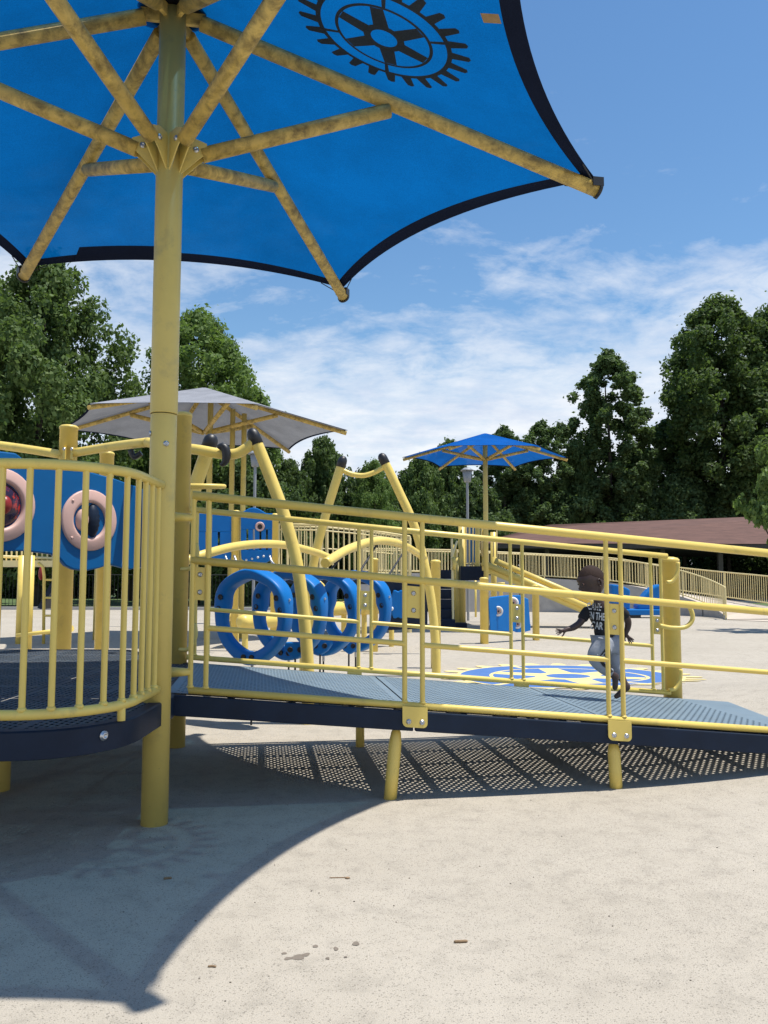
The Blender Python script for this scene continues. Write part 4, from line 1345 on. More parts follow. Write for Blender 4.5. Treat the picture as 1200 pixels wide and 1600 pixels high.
# ------------------------------------------------------------------ centre background structure: posts, deck, stairs, slide
def centre_structure():
    b = on(681, 1044)
    root = thing('tall_stub_post', (b.x, b.y, 0), 'thick capped yellow post right beside the arched pole, clear of the ramp', 'post')
    capped_post((b.x, b.y, -0.05), at(681, 876, b.y).z, 0.073, 'yellow_plain', root)
    Y = 24.0
    root = thing('slide_tower', on(722, 976), 'distant yellow play tower with dark deck, pickets and hanging tube', 'play tower')
    for x, yb, yt, r in ((722, 974, 822, 0.10), (715, 968, 870, 0.08), (757, 968, 826, 0.08), (780, 960, 828, 0.09), (711, 955, 850, 0.05)):
        p = on(x, yb)
        pp = at(x, 900, Y)
        MB().lathe((pp.x, Y if x != 780 else Y + 1.2, -0.05), (0, 0, 1), [(r, 0), (r, at(x, yt, Y).z + 0.05)], 14).build('post', 'yellow_pole' if x in (715, 722) else 'yellow_plain', root)
    MB().box(at(737, 896, Y), (0.36, 0, 0), (0, 0.5, 0), (0, 0, 0.20)).build('deck', 'navy', root)
    MB().tube([at(746, 812, Y - 0.3), at(746, 886, Y - 0.3), at(746, 893, Y - 0.3), at(746, 896, Y - 0.3)], [0.07, 0.07, 0.055, 0.02], 14).build('hanging_tube', 'yellow_plain', root)
    for i in range(4):
        x = 728 + i * 5.5
        rod('picket', at(x, 822, Y), at(x, 880, Y), 0.025, 'yellow_pale', root, 8)
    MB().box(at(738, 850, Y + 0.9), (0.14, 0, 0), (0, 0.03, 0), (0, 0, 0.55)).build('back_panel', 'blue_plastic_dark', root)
    rod('rail', at(725, 881, Y), at(760, 881, Y), 0.025, 'yellow_pale', root, 8)
    # small hoop gate beside the slide mouth
    for x0, x1, yt, yb_ in ((752, 776, 827, 868), (754, 757, 838, 870), (771, 776, 838, 870)):
        q = [at(x0, yb_, Y - 0.1), at(x0, yt, Y - 0.1), at(x1, yt, Y - 0.1), at(x1, yb_, Y - 0.1)]
        MB().tube(q, 0.02, 8).build('hoop', 'yellow_pale', root)
    # stairs
    st = thing('stair_flight', on(700, 982), 'dark navy steps with thin yellow handrail at the distant tower', 'stairs')
    for i in range(6):
        y0 = 982 - i * 15.5
        MB().box(at(699 - i * 0.6, y0 - 7, 21.6 + i * 0.35), (0.19, 0, 0), (0, 0.18, 0), (0, 0, 0.125)).build('step', 'navy', st, bevel=0.01)
    MB().box(on(716, 980) * 1 + Vector((0, 0, 0.06)), (0.22, 0, 0), (0, 0.2, 0), (0, 0, 0.06)).build('bottom_tread', 'navy', st)
    rod('handrail', at(706, 842, 22.5), at(708, 975, 21.6), 0.03, 'yellow_pale', st)
    rod('handrail_brace', at(706, 870, 22.5), at(714, 846, 23.0), 0.03, 'yellow_pale', st)
    MB().tube([at(708, 872, 22.2), at(711, 880, 22.1), at(709, 890, 22.1)], 0.05, 10).build('handrail_joint', 'yellow_plain', st)
    # slide
    sl_ = thing('slide', at(850, 925, 22).xy.to_3d(), 'long yellow slide with round side rails running down to the right', 'slide')
    a0, a1 = at(753, 879, 22.6), at(948, 962, 22.0)
    b0, b1 = at(773, 876, 23.4), at(965, 958, 22.8)
    MB().tube([a0, a1], 0.085, 14).build('side_rail', 'yellow_plain', sl_)
    MB().tube([b0, b1], 0.085, 14).build('side_rail', 'yellow_pole', sl_)
    dz = Vector((0, 0, -0.17))
    MB().add([a0 + dz, a1 + dz, b1 + dz, b0 + dz, a0 + dz * 1.25, a1 + dz * 1.25, b1 + dz * 1.25, b0 + dz * 1.25], [(0, 1, 2, 3), (4, 7, 6, 5), (0, 4, 5, 1), (1, 5, 6, 2), (2, 6, 7, 3), (3, 7, 4, 0)]).build('chute', 'yellow_pole', sl_)
    MB().add([a0, a1, a1 + dz, a0 + dz, a0 + Vector((0, 0.02, 0)), a1 + Vector((0, 0.02, 0)), a1 + dz + Vector((0, 0.02, 0)), a0 + dz + Vector((0, 0.02, 0))], [(0, 3, 2, 1), (4, 5, 6, 7)]).build('side_wall', 'yellow_plain', sl_)
    p = a0.lerp(a1, 0.93)
    rod('leg', (p.x, p.y + 0.3, -0.02), (p.x, p.y + 0.3, p.z - 0.2), 0.05, 'yellow_pole', sl_)
    # little yellow stools by the wall
    for x, lb in ((743, 'thin yellow stub by the concrete wall, left of the stool'), (783, 'small yellow mushroom stool by the concrete wall')):
        p = at(x, 915, 28.5)
        r = thing('stool', (p.x, p.y, 0), lb, 'stool')
        if x == 743:
            MB().lathe((p.x, p.y, -0.02), (0, 0, 1), [(0.035, 0), (0.035, at(x, 906, 28.5).z)], 10).build('stub', 'yellow_plain', r)
        else:
            h = at(x, 909, 28.5).z
            MB().lathe((p.x, p.y, -0.02), (0, 0, 1), [(0.06, 0), (0.06, h - 0.12), (0.13, h - 0.06), (0.13, h)], 14).build('stool_body', 'yellow_plain', r)
centre_structure()

def eye_panel():
    Y = 16.9
    root = thing('eye_panel', at(795, 1005, Y).xy.to_3d(), 'blue play panel with three round pink eyes on two yellow posts', 'play panel')
    def P(x, y):
        return at(x, y, Y + (x - 765) * 0.012)
    MB().prism([P(763, 938), P(766, 933), P(792, 930), P(812, 930), P(826, 936), P(829, 980), P(822, 985), P(795, 987), P(766, 986)], (0, 0.09, 0)).build('panel_body', 'blue_plastic', root, bevel=0.02)
    MB().prism([P(797, 975), P(829, 975), P(829, 985), P(818, 988), P(806, 988), P(798, 983)], (0, 0.08, 0)).build('panel_foot', 'blue_plastic', root)
    ex, ez, ny = Vector((1, 0, 0.0)), Vector((0, 0, 1)), Vector((0, -1, 0))
    for x, y, r in ((778, 955, 0.105), (801, 942, 0.125), (808, 975, 0.10)):
        c = P(x, y) + ny * 0.005
        disc_ring(c, ex, ez, ny, r, r * 0.55, 0.02, 28).build('eye_ring', 'eye_white', root)
        MB().lathe(c - ny * 0.0, ny, [(r * 0.58, 0), (r * 0.5, 0.008), (r * 0.2, 0.012)], 20).build('iris', 'pink_plastic', root)
        MB().sphere(c + ny * 0.015 + ex * 0.012, (r * 0.2, 0.02, r * 0.25), 10, 6).build('pupil', 'black_plastic', root)
    for x, yb in ((757, 1006), (850, 999)):
        b = P(x if x == 757 else 838, 1000); 
        z = at(x, 903 if x == 757 else 915, Y).z
        capped_post((b.x, b.y + 0.02, -0.05), z, 0.085 if x == 757 else 0.075, 'yellow_plain', root)
eye_panel()

def teeter():
    Y = 28.0
    root = thing('teeter_seat', at(998, 964, Y).xy.to_3d(), 'blue two seat rocker with tall shell backs on the far ground', 'rocker')
    for (x0, x1, yt, flip) in ((956, 985, 913, -1), (997, 1036, 913, 1)):
        # curved shell: fan of points, thickened
        vs = []
        n = 10
        for i in range(n + 1):
            u = i / n
            x = x0 + (x1 - x0) * u
            y = yt + 33 * (1 - math.sin(PI * (0.5 + 0.5 * (u if flip < 0 else 1 - u)) * 0.9) ** 0.8) if False else yt + 34 * ((1 - u) ** 2 if flip > 0 else (u * 0.5) ** 2)
            vs.append(at(x, y, Y))
        vs += [at(x1, 952, Y), at(x0, 952, Y)]
        MB().prism(vs, (0, 0.6, 0)).build('seat_shell', 'blue_plastic', root, bevel=0.05)
    MB().box(at(997, 956, Y + 0.2), (0.86, 0, 0), (0, 0.35, 0), (0, 0, 0.10)).build('seat_base', 'blue_plastic', root, bevel=0.04)
    MB().box(at(985, 964, Y + 0.2), (0.28, 0, 0), (0, 0.25, 0), (0, 0, 0.12)).build('rocker_base', 'black_plastic', root)
teeter()

# ------------------------------------------------------------------ background umbrellas
def far_umbrella(cx, cy, r, zt, zh, fab, label, posts, ribr, az=30.0):
    root = thing('shade_umbrella', (cx, cy, 0), label, 'umbrella')
    hub, tips, pt = umbrella(root, cx, cy, zt, zh, r, az, fab, 'yellow', 'yellow', sub=10, pull=0.15 * r / 2.57, sag=0.04, edge_w=0.05)
    for k in range(6):
        a = R_(az + 60 * k)
        d = Vector((math.sin(a), math.cos(a), 0))
        h0 = hub + Vector((0, 0, -0.12)) + d * 0.1
        tip = tips[k] + Vector((0, 0, -0.07)) - d * 0.02
        MB().tube([h0, tip], ribr * 0.85, 12).build('rib', 'yellow_grimy', root)
        e = h0.lerp(tip, 0.5) + Vector((0, 0, -0.05))
        MB().tube([Vector((cx, cy, zt - 0.05)) + d * 0.08, e], ribr * 0.9, 12).build('strut', 'yellow_grimy', root)
    for (px, py, rad, top) in posts:
        MB().lathe((px, py, -0.05), (0, 0, 1), [(rad, 0), (rad, top)], 16).build('post', 'yellow_pole', root)
    return root
gX = at(318, 700, 18.0).x
far_umbrella(gX, 18.0, 3.15, 4.55, 5.50, 'canopy_grey', 'light grey hexagonal shade umbrella on yellow posts behind the platform', [(at(328, 700, 18).x, 18.0, 0.062, 5.3), (at(363, 700, 18.2).x, 18.2, 0.058, 5.1), (at(381, 700, 18.2).x, 18.2, 0.058, 5.0)], 0.055)
bX = at(758, 700, 22.0).x
far_umbrella(bX, 22.0, 2.22, 4.54, 5.20, 'canopy_blue_far', 'small blue hexagonal shade umbrella on a single yellow pole in the distance', [(bX, 22.0, 0.066, 5.1)], 0.045)

# ------------------------------------------------------------------ lamps
def lamp(x, ytop, Y, label):
    top = at(x, ytop, Y)
    root = thing('street_lamp', (top.x, top.y, 0), label, 'lamp', 'park lamps')
    h = top.z
    rod('lamp_pole', (top.x, top.y, -0.05), (top.x, top.y, h - 0.45), 0.042, 'lamp_grey', root)
    MB().lathe((top.x, top.y, h - 0.46), (0, 0, 1), [(0.09, 0), (0.11, 0.02), (0.155, 0.36)], 16).build('lantern', 'lamp_grey', root)
    MB().lathe((top.x, top.y, h - 0.10), (0, 0, 1), [(0.21, 0), (0.22, 0.02), (0.15, 0.06), (0.10, 0.10), (0.0, 0.115)], 16).build('lamp_hood', 'lamp_grey', root)
lamp(730, 731, 26.0, 'grey lamp post with lantern head left of the small blue umbrella')
lamp(399, 705, 24.0, 'grey lamp post behind the nearest arched pole, head hidden by the grey canopy')

# ------------------------------------------------------------------ pavilion
def pavilion():
    Y = 48.0
    root = thing('pavilion', (5, Y, 0), 'long open pavilion with shallow brown shingle hip roof at the right', 'building')
    ze = 3.32
    x0, x1 = 5.2, 40.0
    y0, y1 = Y, Y + 17
    ap = Vector((10.9, Y + 6.5, 4.85)); aq = Vector((29.0, Y + 5.5, 5.55))
    A, B, C, D = Vector((x0, y0, ze)), Vector((x1, y0, ze)), Vector((x1, y1, ze)), Vector((x0, y1, ze))
    dn = Vector((0, 0, -0.04))
    MB().add([A, B, C, D, ap, aq], [(0, 1, 5, 4), (1, 2, 5), (2, 3, 4, 5), (3, 0, 4)]).build('roof', 'roof_shingle', root)
    rf = MB()
    # courses of shingles as low steps on the front slope
    for i in range(16):
        u0, u1 = i / 16, (i + 1) / 16
        up_ = Vector((0, -0.01, 0.035)); lo = Vector((0, 0, 0.006))
        rf.add([A.lerp(ap, u0) + up_, B.lerp(aq, u0) + up_, B.lerp(aq, u1) + lo, A.lerp(ap, u1) + lo, A.lerp(ap, u0) + lo, B.lerp(aq, u0) + lo], [(0, 1, 2, 3), (4, 5, 1, 0)])
    k = rf.build('shingle_courses', 'roof_shingle', root); k['kind'] = 'stuff'
    MB().box((A + B) / 2 + Vector((0, 0.03, -0.13)), ((x1 - x0) / 2, 0, 0), (0, 0.03, 0), (0, 0, 0.12)).build('fascia', 'timber_dark', root)
    MB().box((A + D) / 2 + Vector((0.03, 0, -0.13)), (0.03, 0, 0), (0, 8.4, 0), (0, 0, 0.12)).build('fascia', 'timber_dark', root)
    MB().add([A + Vector((0, 0, -0.26)), B + Vector((0, 0, -0.26)), C + Vector((0, 0, -0.26)), D + Vector((0, 0, -0.26))], [(3, 2, 1, 0)]).build('ceiling', 'timber_dark', root)
    for i in range(9):
        x = x0 + 1 + i * 3.4
        for y in (y0 + 0.9, y1 - 0.9):
            MB().abox((x, y, (ze - 0.26) / 2), 0.13, 0.13, (ze - 0.26) / 2).build('roof_post', 'timber_dark', root)
    MB().abox(((x0 + x1) / 2, (y0 + y1) / 2, 0.0), (x1 - x0) / 2, 8.3, 0.05).build('slab', 'concrete', root)
    for i in range(5):
        x = 9 + i * 4.5
        MB().abox((x, y0 + 5, 0.75), 0.9, 0.4, 0.04).build('table_top', 'timber_dark', root)
        MB().abox((x, y0 + 5, 0.4), 0.1, 0.3, 0.35).build('table_leg', 'timber_dark', root)
pavilion()

# ------------------------------------------------------------------ black iron fence
def iron_fence():
    t = []; b = []
    for x in (-60, 150, 400, 640):
        t.append(at(x, 880, 36.8)); t[-1].z = 1.45
        b.append(Vector((t[-1].x, t[-1].y, 0.0)))
    picket_fence('iron_fence', 'black iron picket fence along the lawn at the back left', t, b, 0.16, 0.012, 0.022, 'iron_black', (0, 1, 2, 3), n=6)
iron_fence()

# ------------------------------------------------------------------ trees
def crown_mesh(name, H, Rx, z0, nleaf, ncl, seed, leafm, leaf=0.26, taper=0.35, spread=1.0, tall=0.5):
    """leaf-sized faces clustered in clumps through the crown's volume; tall = where the crown is widest"""
    rng = np.random.default_rng(seed)
    cl = []
    tries = 0
    lob = rng.uniform(0, 2 * PI, 3)
    while len(cl) < ncl and tries < 9000:
        tries += 1
        u = rng.uniform(0.02, 1.0)
        a = rng.uniform(0, 2 * PI)
        wdt = (math.sin(PI * min(1, u ** (math.log(0.5) / math.log(tall)))) ** 0.65) * (1 + 0.22 * math.sin(3 * a + lob[0]) + 0.15 * math.sin(2 * a + 7 * u + lob[1]))
        rad = Rx * wdt * math.sqrt(rng.uniform(0.06, 1.0))
        r = rng.uniform(0.08, 0.21) * Rx * (1.15 - 0.45 * u)
        cl.append((rad * math.cos(a), rad * math.sin(a), z0 + (H - z0) * u * 0.97, r, rng.uniform(0.7, 1.5)))
    cl = np.array(cl)
    wts = cl[:, 3] ** 2 * cl[:, 4]; wts /= wts.sum()
    idx = rng.choice(len(cl), nleaf, p=wts)
    dirs = rng.normal(size=(nleaf, 3)); dirs /= np.linalg.norm(dirs, axis=1)[:, None]
    rr = cl[idx, 3] * rng.uniform(0.03, 1.0, nleaf) ** 0.42
    pos = cl[idx, :3] + dirs * rr[:, None] * np.array([1.05, 1.05, 1.1])
    stray = rng.random(nleaf) < 0.10
    pos[stray] += rng.normal(size=(stray.sum(), 3)) * Rx * 0.06
    nrm = dirs * 0.7 + rng.normal(size=(nleaf, 3)) * 0.7 + np.array([0, 0, 0.4])
    nrm /= np.linalg.norm(nrm, axis=1)[:, None]
    t = rng.normal(size=(nleaf, 3)); t -= (t * nrm).sum(1)[:, None] * nrm; t /= np.linalg.norm(t, axis=1)[:, None]
    b = np.cross(nrm, t)
    sz = leaf * rng.uniform(0.6, 1.25, nleaf)[:, None]
    v = np.empty((nleaf, 4, 3))
    v[:, 0] = pos - t * sz * 0.5
    v[:, 1] = pos + b * sz * 0.30 + nrm * sz * 0.06
    v[:, 2] = pos + t * sz * 0.5
    v[:, 3] = pos - b * sz * 0.30 + nrm * sz * 0.06
    me = bpy.data.meshes.new(name)
    me.vertices.add(nleaf * 4); me.vertices.foreach_set('co', v.reshape(-1))
    me.loops.add(nleaf * 4); me.loops.foreach_set('vertex_index', np.arange(nleaf * 4, dtype=np.int32))
    me.polygons.add(nleaf); me.polygons.foreach_set('loop_start', np.arange(0, nleaf * 4, 4, dtype=np.int32))
    me.polygons.foreach_set('loop_total', np.full(nleaf, 4, dtype=np.int32))
    me.materials.append(mat(leafm)); me.update(); me.validate()
    return me, cl
def trunk_mesh(name, H, r, cl, seed, nl=14):
    rnd = random.Random(seed)
    mb = MB()
    pts = [Vector((0, 0, -0.3))]
    n = 9
    for i in range(1, n + 1):
        u = i / n
        pts.append(Vector((rnd.uniform(-.12, .12) * u * 2, rnd.uniform(-.12, .12) * u * 2, H * 0.9 * u)))
    mb.tube(pts, [r * 1.25] + [r * (1 - 0.9 * i / n) for i in range(1, n + 1)], 9)
    order = sorted(range(len(cl)), key=lambda i: -cl[i][3])[:nl * 2]
    rnd.shuffle(order)
    for i in order[:nl]:
        c = Vector(cl[i][:3])
        zz = max(H * 0.12, c.z - rnd.uniform(0.5, 1.1) * math.hypot(c.x, c.y) - 0.6)
        j = min(n, max(1, zz / (H * 0.9) * n)); k = int(j)
        p = pts[k].lerp(pts[min(n, k + 1)], j - k)
        rb = r * (1 - 0.9 * j / n) * 0.55
        m = p.lerp(c, 0.5) + Vector((rnd.uniform(-.3, .3), rnd.uniform(-.3, .3), rnd.uniform(0, .5)))
        mb.tube(spline([p, m, c], 3), [rb * (1 - 0.85 * q / 6) + 0.012 for q in range(7)], 6)
    return mb.mesh(name, 'bark')
TV = {}
def tree_variant(key, H, Rx, z0, nleaf, ncl, seed, leafm, leaf, tall, r):
    me, cl = crown_mesh('crown_' + key, H, Rx, z0, nleaf, ncl, seed, leafm, leaf, tall=tall)
    TV[key] = (me, trunk_mesh('trunk_' + key, H, r, cl, seed), H, Rx)
tree_variant('oak', 16, 5.0, 1.6, 78000, 430, 3, 'leaf', 0.29, 0.45, 0.32)
tree_variant('maple', 16, 4.5, 2.0, 66000, 400, 8, 'leaf_bright', 0.28, 0.5, 0.28)
tree_variant('tall', 20, 3.1, 1.5, 70000, 400, 12, 'leaf_dark', 0.30, 0.60, 0.26)
tree_variant('great', 22, 5.0, 1.5, 96000, 520, 21, 'leaf', 0.32, 0.55, 0.34)
tree_variant('bush', 9, 4.2, 0.2, 48000, 300, 31, 'leaf_dark', 0.29, 0.42, 0.18)
tree_variant('round', 10, 3.6, 0.6, 48000, 280, 44, 'leaf', 0.29, 0.5, 0.18)
tree_variant('sapling', 5, 1.9, 1.6, 9000, 60, 53, 'leaf_bright', 0.20, 0.5, 0.06)
def tree(key, px, Y, ytop, halfpx, label, group=None, rot=0.0, X=None):
    crown, trunk, H, Rx = TV[key]
    p = at(px, 900, Y)
    h = at(px, ytop, Y).z + 0.2
    sx = (halfpx / FPX * Y) / Rx
    root = thing('tree', (p.x, Y, -0.06), label, 'tree', group)
    M = Matrix.Translation((p.x, Y, -0.06)) @ Matrix.Rotation(rot, 4, 'Z') @ Matrix.Diagonal((sx, sx, h / H, 1))
    link('trunk', trunk, M, root); link('crown', crown, M, root)
G1 = 'tall trees around the playground'
tree('oak', 55, 38, 398, 142, 'big dark green tree filling the left edge under the umbrella', G1, 0.3)
tree('oak', -120, 42, 420, 150, 'large tree cut off by the left edge of the picture', G1, 2.3)
tree('maple', 305, 45, 488, 118, 'bright green tree behind the umbrella pole and grey canopy', G1, 1.0)
tree('maple', 205, 50, 650, 60, 'lower green tree between the big left tree and the bright one', G1, 2.6)
tree('tall', 957, 68, 545, 68, 'slender tall dark tree standing alone above the pavilion roof', G1, 0.5)
tree('great', 1135, 70, 462, 108, 'tallest dark tree at the right above the pavilion', G1, 1.1)
tree('great', 1235, 70, 455, 88, 'tall tree cut off by the right edge of the picture', G1, 3.0)
tree('tall', 1046, 73, 655, 52, 'dark tree filling the gap between the slender tree and the tallest one', G1, 2.2)
G2 = 'trees of the far tree line'
tree('round', 505, 50, 686, 50, 'round dark tree standing up right of the grey canopy', G2, 0.4)
tree('round', 452, 47, 722, 48, 'bushy tree just under the right corner of the grey canopy', G2, 1.7)
tree('bush', 575, 50, 735, 66, 'broad bush behind the sagging bar of the arched poles', G2, 0.2)
tree('maple', 585, 46, 722, 40, 'bright thin topped tree between the two capped arched poles', G2, 2.9)
tree('round', 655, 54, 715, 50, 'dark tree under the left corner of the small blue umbrella', G2, 2.4)
tree('round', 700, 58, 690, 45, 'tree peeking out left of the small blue umbrella peak', G2, 3.1)
tree('tall', 790, 67, 665, 46, 'tree with open top just right of the small blue umbrella peak', G2, 0.9)
tree('tall', 850, 67, 657, 48, 'tree with leafy top between the small blue umbrella and the slender tall tree', G2, 1.9)
tree('round', 905, 68, 690, 45, 'tree left of the slender tall tree, touching the pavilion roof', G2, 0.1)
tree('round', 1000, 69, 700, 55, 'tree at the foot of the slender tall tree on its right', G2, 0.8)
tree('bush', 380, 42, 712, 90, 'broad green bush under the grey canopy behind the lamp post', G2, 1.3)
tree('maple', 400, 50, 615, 40, 'green tree at the right shoulder of the bright one', G2, 0.6)
G3 = 'low bushes closing the tree line'
for i, (px, lb) in enumerate(((-65, 'low dark bush at the left edge below the big dark tree'), (30, 'low dark bush above the left end of the bubble panel'), (125, 'low dark bush behind the thick post with overhead pipes'), (220, 'low dark bush directly behind the umbrella pole'),
        (315, 'low dark bush behind the shaded post and grey canopy'), (410, 'low dark bush behind the nearest arched pole'), (505, 'low dark bush behind the left pole of the joined arches'), (585, 'low dark bush behind the right pole of the joined arches'),
        (650, 'low dark bush between the arches and the distant lamp post'), (730, 'low dark bush right behind the lamp post with lantern head'), (815, 'low dark bush right of the small blue umbrella pole'), (900, 'low dark bush above the left part of the pavilion roof'),
        (985, 'low dark bush above the middle of the pavilion roof'), (1070, 'low dark bush between the slender tree and the tallest tree'), (1150, 'low dark bush at the foot of the tallest tree'), (1235, 'low dark bush at the right edge behind the near leafy branches'))):
    tree('bush', px, 69 if px > 740 else 58, 745 if px > 760 else 752, 82, lb, G3, i * 1.7)
tree('sapling', 1232, 21, 690, 72, 'bright leafy branches of a near tree reaching in from the right edge', None, 0.7)

# ------------------------------------------------------------------ litter and marks on the ground
def litter():
    def blob(px, py, rx, ry, seed, mb):
        rnd = random.Random(seed)
        c = on(px, py)
        vs = []
        ph = rnd.uniform(0, 6)
        for k in range(16):
            a = 2 * PI * k / 16
            f = 1 + 0.18 * math.sin(2 * a + ph) + 0.12 * math.sin(3 * a + 2 * ph)
            vs.append((c.x + rx * f * math.cos(a), c.y + ry * f * math.sin(a), gz(c.x, c.y) + 0.0012))
        mb.add(vs, [tuple(range(16))])
    root = thing('damp_stain', on(480, 1490), 'trail of small dark damp spots on the sunny ground in front', 'stain')
    for i, (x, y, rx, ry) in enumerate(((466, 1496, 0.026, 0.018), (450, 1498, 0.012, 0.012), (478, 1492, 0.014, 0.012), (444, 1490, 0.008, 0.009), (493, 1479, 0.008, 0.012), (525, 1483, 0.009, 0.013), (556, 1475, 0.015, 0.014), (512, 1498, 0.006, 0.009), (540, 1496, 0.005, 0.007))):
        mb = MB()
        blob(x, y, rx, ry, i, mb)
        for q in range(len(mb.v)):
            mb.v[q].z += 0.00015 * i
        mb.build('spot', 'stain', root)
    def twig(px, py, ln, r, ang, label, curl=0.0):
        c = on(px, py) + Vector((0, 0, r))
        d = Vector((math.cos(ang), math.sin(ang), 0)); s = Vector((-d.y, d.x, 0))
        root = thing('twig', c, label, 'twig')
        MB().tube(spline([c - d * ln / 2, c + s * curl, c + d * ln / 2 + s * curl * 0.5], 5), [r * 0.5] + [r] * 9 + [r * 0.5], 8).build('stem', 'twig', root)
        return root
    twig(720, 1473, 0.05, 0.005, 0.1, 'short thick brown twig lying alone on the sunny ground')
    t = twig(528, 1372, 0.075, 0.0022, 0.05, 'thin pale twig on the ground by the curved canopy shadow')
    MB().sphere(on(543, 1373) + Vector((0, 0, 0.004)), (0.012, 0.008, 0.004), 8, 5).build('bud', 'twig', t)
    twig(331, 1512, 0.028, 0.0035, -0.15, 'tiny dark twig near the tip of the canopy shadow', 0.004)
    twig(262, 1374, 0.035, 0.005, 0.2, 'small dark leaf crumb in the shade near the pole', 0.004)
    rnd = random.Random(5)
    mb = MB()
    for i in range(260):
        x, y = rnd.uniform(-3, 3.5), rnd.uniform(2.2, 6.5)
        r = rnd.uniform(0.0012, 0.0032)
        mb.sphere((x, y, gz(x, y) + r * 0.6), (r * rnd.uniform(0.8, 1.8), r, r * 0.7), 6, 4)
    o = link('grit', mb.mesh('grit', 'dirt'), Matrix.Identity(4)); o['kind'] = 'stuff'; o['label'] = 'loose dark grit scattered over the ground'; o['category'] = 'grit'
litter()

# ------------------------------------------------------------------ child running down the ramp
def skin_mesh(name, nodes, edges, m, levels=2, root_i=0):
    me = bpy.data.meshes.new(name)
    me.from_pydata([tuple(n[0]) for n in nodes], edges, [])
    ob = bpy.data.objects.new(name + '_tmp', me); col.objects.link(ob)
    sk = ob.modifiers.new('skin', 'SKIN'); sk.branch_smoothing = 0.6; sk.use_smooth_shade = True
    if not me.skin_vertices:
        bm_ = bmesh.new(); bm_.from_mesh(me); bm_.verts.layers.skin.verify(); bm_.to_mesh(me); bm_.free()
    for i, n in enumerate(nodes):
        r = n[1]
        me.skin_vertices[0].data[i].radius = r if hasattr(r, '__len__') else (r, r)
        me.skin_vertices[0].data[i].use_root = (i == root_i)
    sb = ob.modifiers.new('sub', 'SUBSURF'); sb.levels = levels; sb.render_levels = levels
    dg = bpy.context.evaluated_depsgraph_get()
    out = bpy.data.meshes.new_from_object(ob.evaluated_get(dg))
    bpy.data.objects.remove(ob); bpy.data.meshes.remove(me)
    out.name = name
    out.materials.clear(); out.materials.append(mat(m))
    for p in out.polygons:
        p.use_smooth = True
    return out
def child():
    from mathutils.bvhtree import BVHTree
    Yc = 6.40
    Q = 1.08
    def K(x, y, d=0.0):
        return at(x, y, Yc + d)
    # joints read from the pose: running to the left, chest turned towards us
    hip = K(947, 1004); neck = K(937, 940); headc = K(924, 908.5)
    sN, sF = K(917, 953, 0.03), K(966, 951, -0.03)
    hN, hF = K(939, 1008, -0.05), K(955, 1006, 0.05)
    nodes = []; edges = []
    def n(p, r):
        nodes.append((p, r * Q)); return len(nodes) - 1
    def chain(start, lst):
        prev = start
        for p, r in lst:
            i = n(p, r); edges.append((prev, i)); prev = i
        return prev
    i_h = n(hip, 0.066)
    i_c1 = chain(i_h, [(K(944, 985), 0.066)])
    i_ch = chain(i_c1, [(K(942, 968), 0.070)])
    i_up = chain(i_ch, [(K(941, 953), 0.058)])
    i_nk = chain(i_up, [(neck, 0.034), (K(931, 928), 0.042)])
    def hand(wr, wi, dirv, side, curl):
        dirv = dirv.normalized(); side = side - dirv * side.dot(dirv); side.normalize()
        up_ = dirv.cross(side)
        palm = chain(wi, [(wr + dirv * 0.022, 0.0155), (wr + dirv * 0.042, 0.0165)])
        pc = wr + dirv * 0.042
        for q, l in ((-1.5, 0.036), (-0.5, 0.043), (0.5, 0.041), (1.5, 0.032)):
            b0 = pc + side * (q * 0.0095) + dirv * 0.006
            d1 = (dirv + side * q * 0.20 + up_ * curl * 0.3).normalized(); d2 = (d1 + up_ * curl).normalized()
            chain(palm, [(b0 + d1 * 0.010, 0.0058), (b0 + d1 * l * 0.55, 0.0052), (b0 + d1 * l * 0.55 + d2 * l * 0.45, 0.0042)])
        tb = wr + dirv * 0.016
        chain(palm - 1, [(tb + side * -0.022 + dirv * 0.006, 0.0064), (tb + side * -0.036 + dirv * 0.020, 0.0054), (tb + side * -0.042 + dirv * 0.036, 0.0044)])
    iN = chain(i_up, [(sN, 0.038)])
    wN = K(884, 984, -0.06)
    iNw = chain(iN, [(K(912, 964, 0.01), 0.031), (K(906, 974, -0.01), 0.027), (K(895, 981, -0.04), 0.025), (wN, 0.0175)])
    hand(wN, iNw, K(868, 988, -0.08) - wN, Vector((-0.15, 0.3, 1)), -0.25)
    iF = chain(i_up, [(sF, 0.038)])
    wF = K(977, 990, 0.02)
    iFw = chain(iF, [(K(976, 960, -0.02), 0.031), (K(982, 972, 0.0), 0.027), (K(981, 981, 0.01), 0.024), (wF, 0.0175)])
    hand(wF, iFw, K(988, 1003, 0.02) - wF, Vector((0.5, -0.6, 0.6)), 0.2)
    def foot(ai, an, toe_dir, up_, ln=0.105):
        toe_dir = toe_dir.normalized()
        up_ = (up_ - toe_dir * up_.dot(toe_dir)).normalized()
        heel = an - toe_dir * 0.034 - up_ * 0.010
        chain(ai, [(heel, 0.024)])
        chain(ai, [(an + toe_dir * 0.034 - up_ * 0.004, 0.025), (an + toe_dir * 0.072 - up_ * 0.010, 0.0235), (an + toe_dir * ln - up_ * 0.013, 0.015)])
    iHN = chain(i_h, [(hN, 0.052)])
    aN = K(962, 1057, -0.05)
    iA = chain(iHN, [(K(931, 1018, -0.06), 0.047), (K(926, 1029, -0.06), 0.041), (K(938, 1041, -0.06), 0.037), (K(951, 1050, -0.055), 0.029), (aN, 0.024)])
    foot(iA, aN, K(957, 1083, -0.05) - aN, Vector((-0.9, 0, 0.3)))
    iHF = chain(i_h, [(hF, 0.052)])
    aF = K(979, 1075, 0.03)
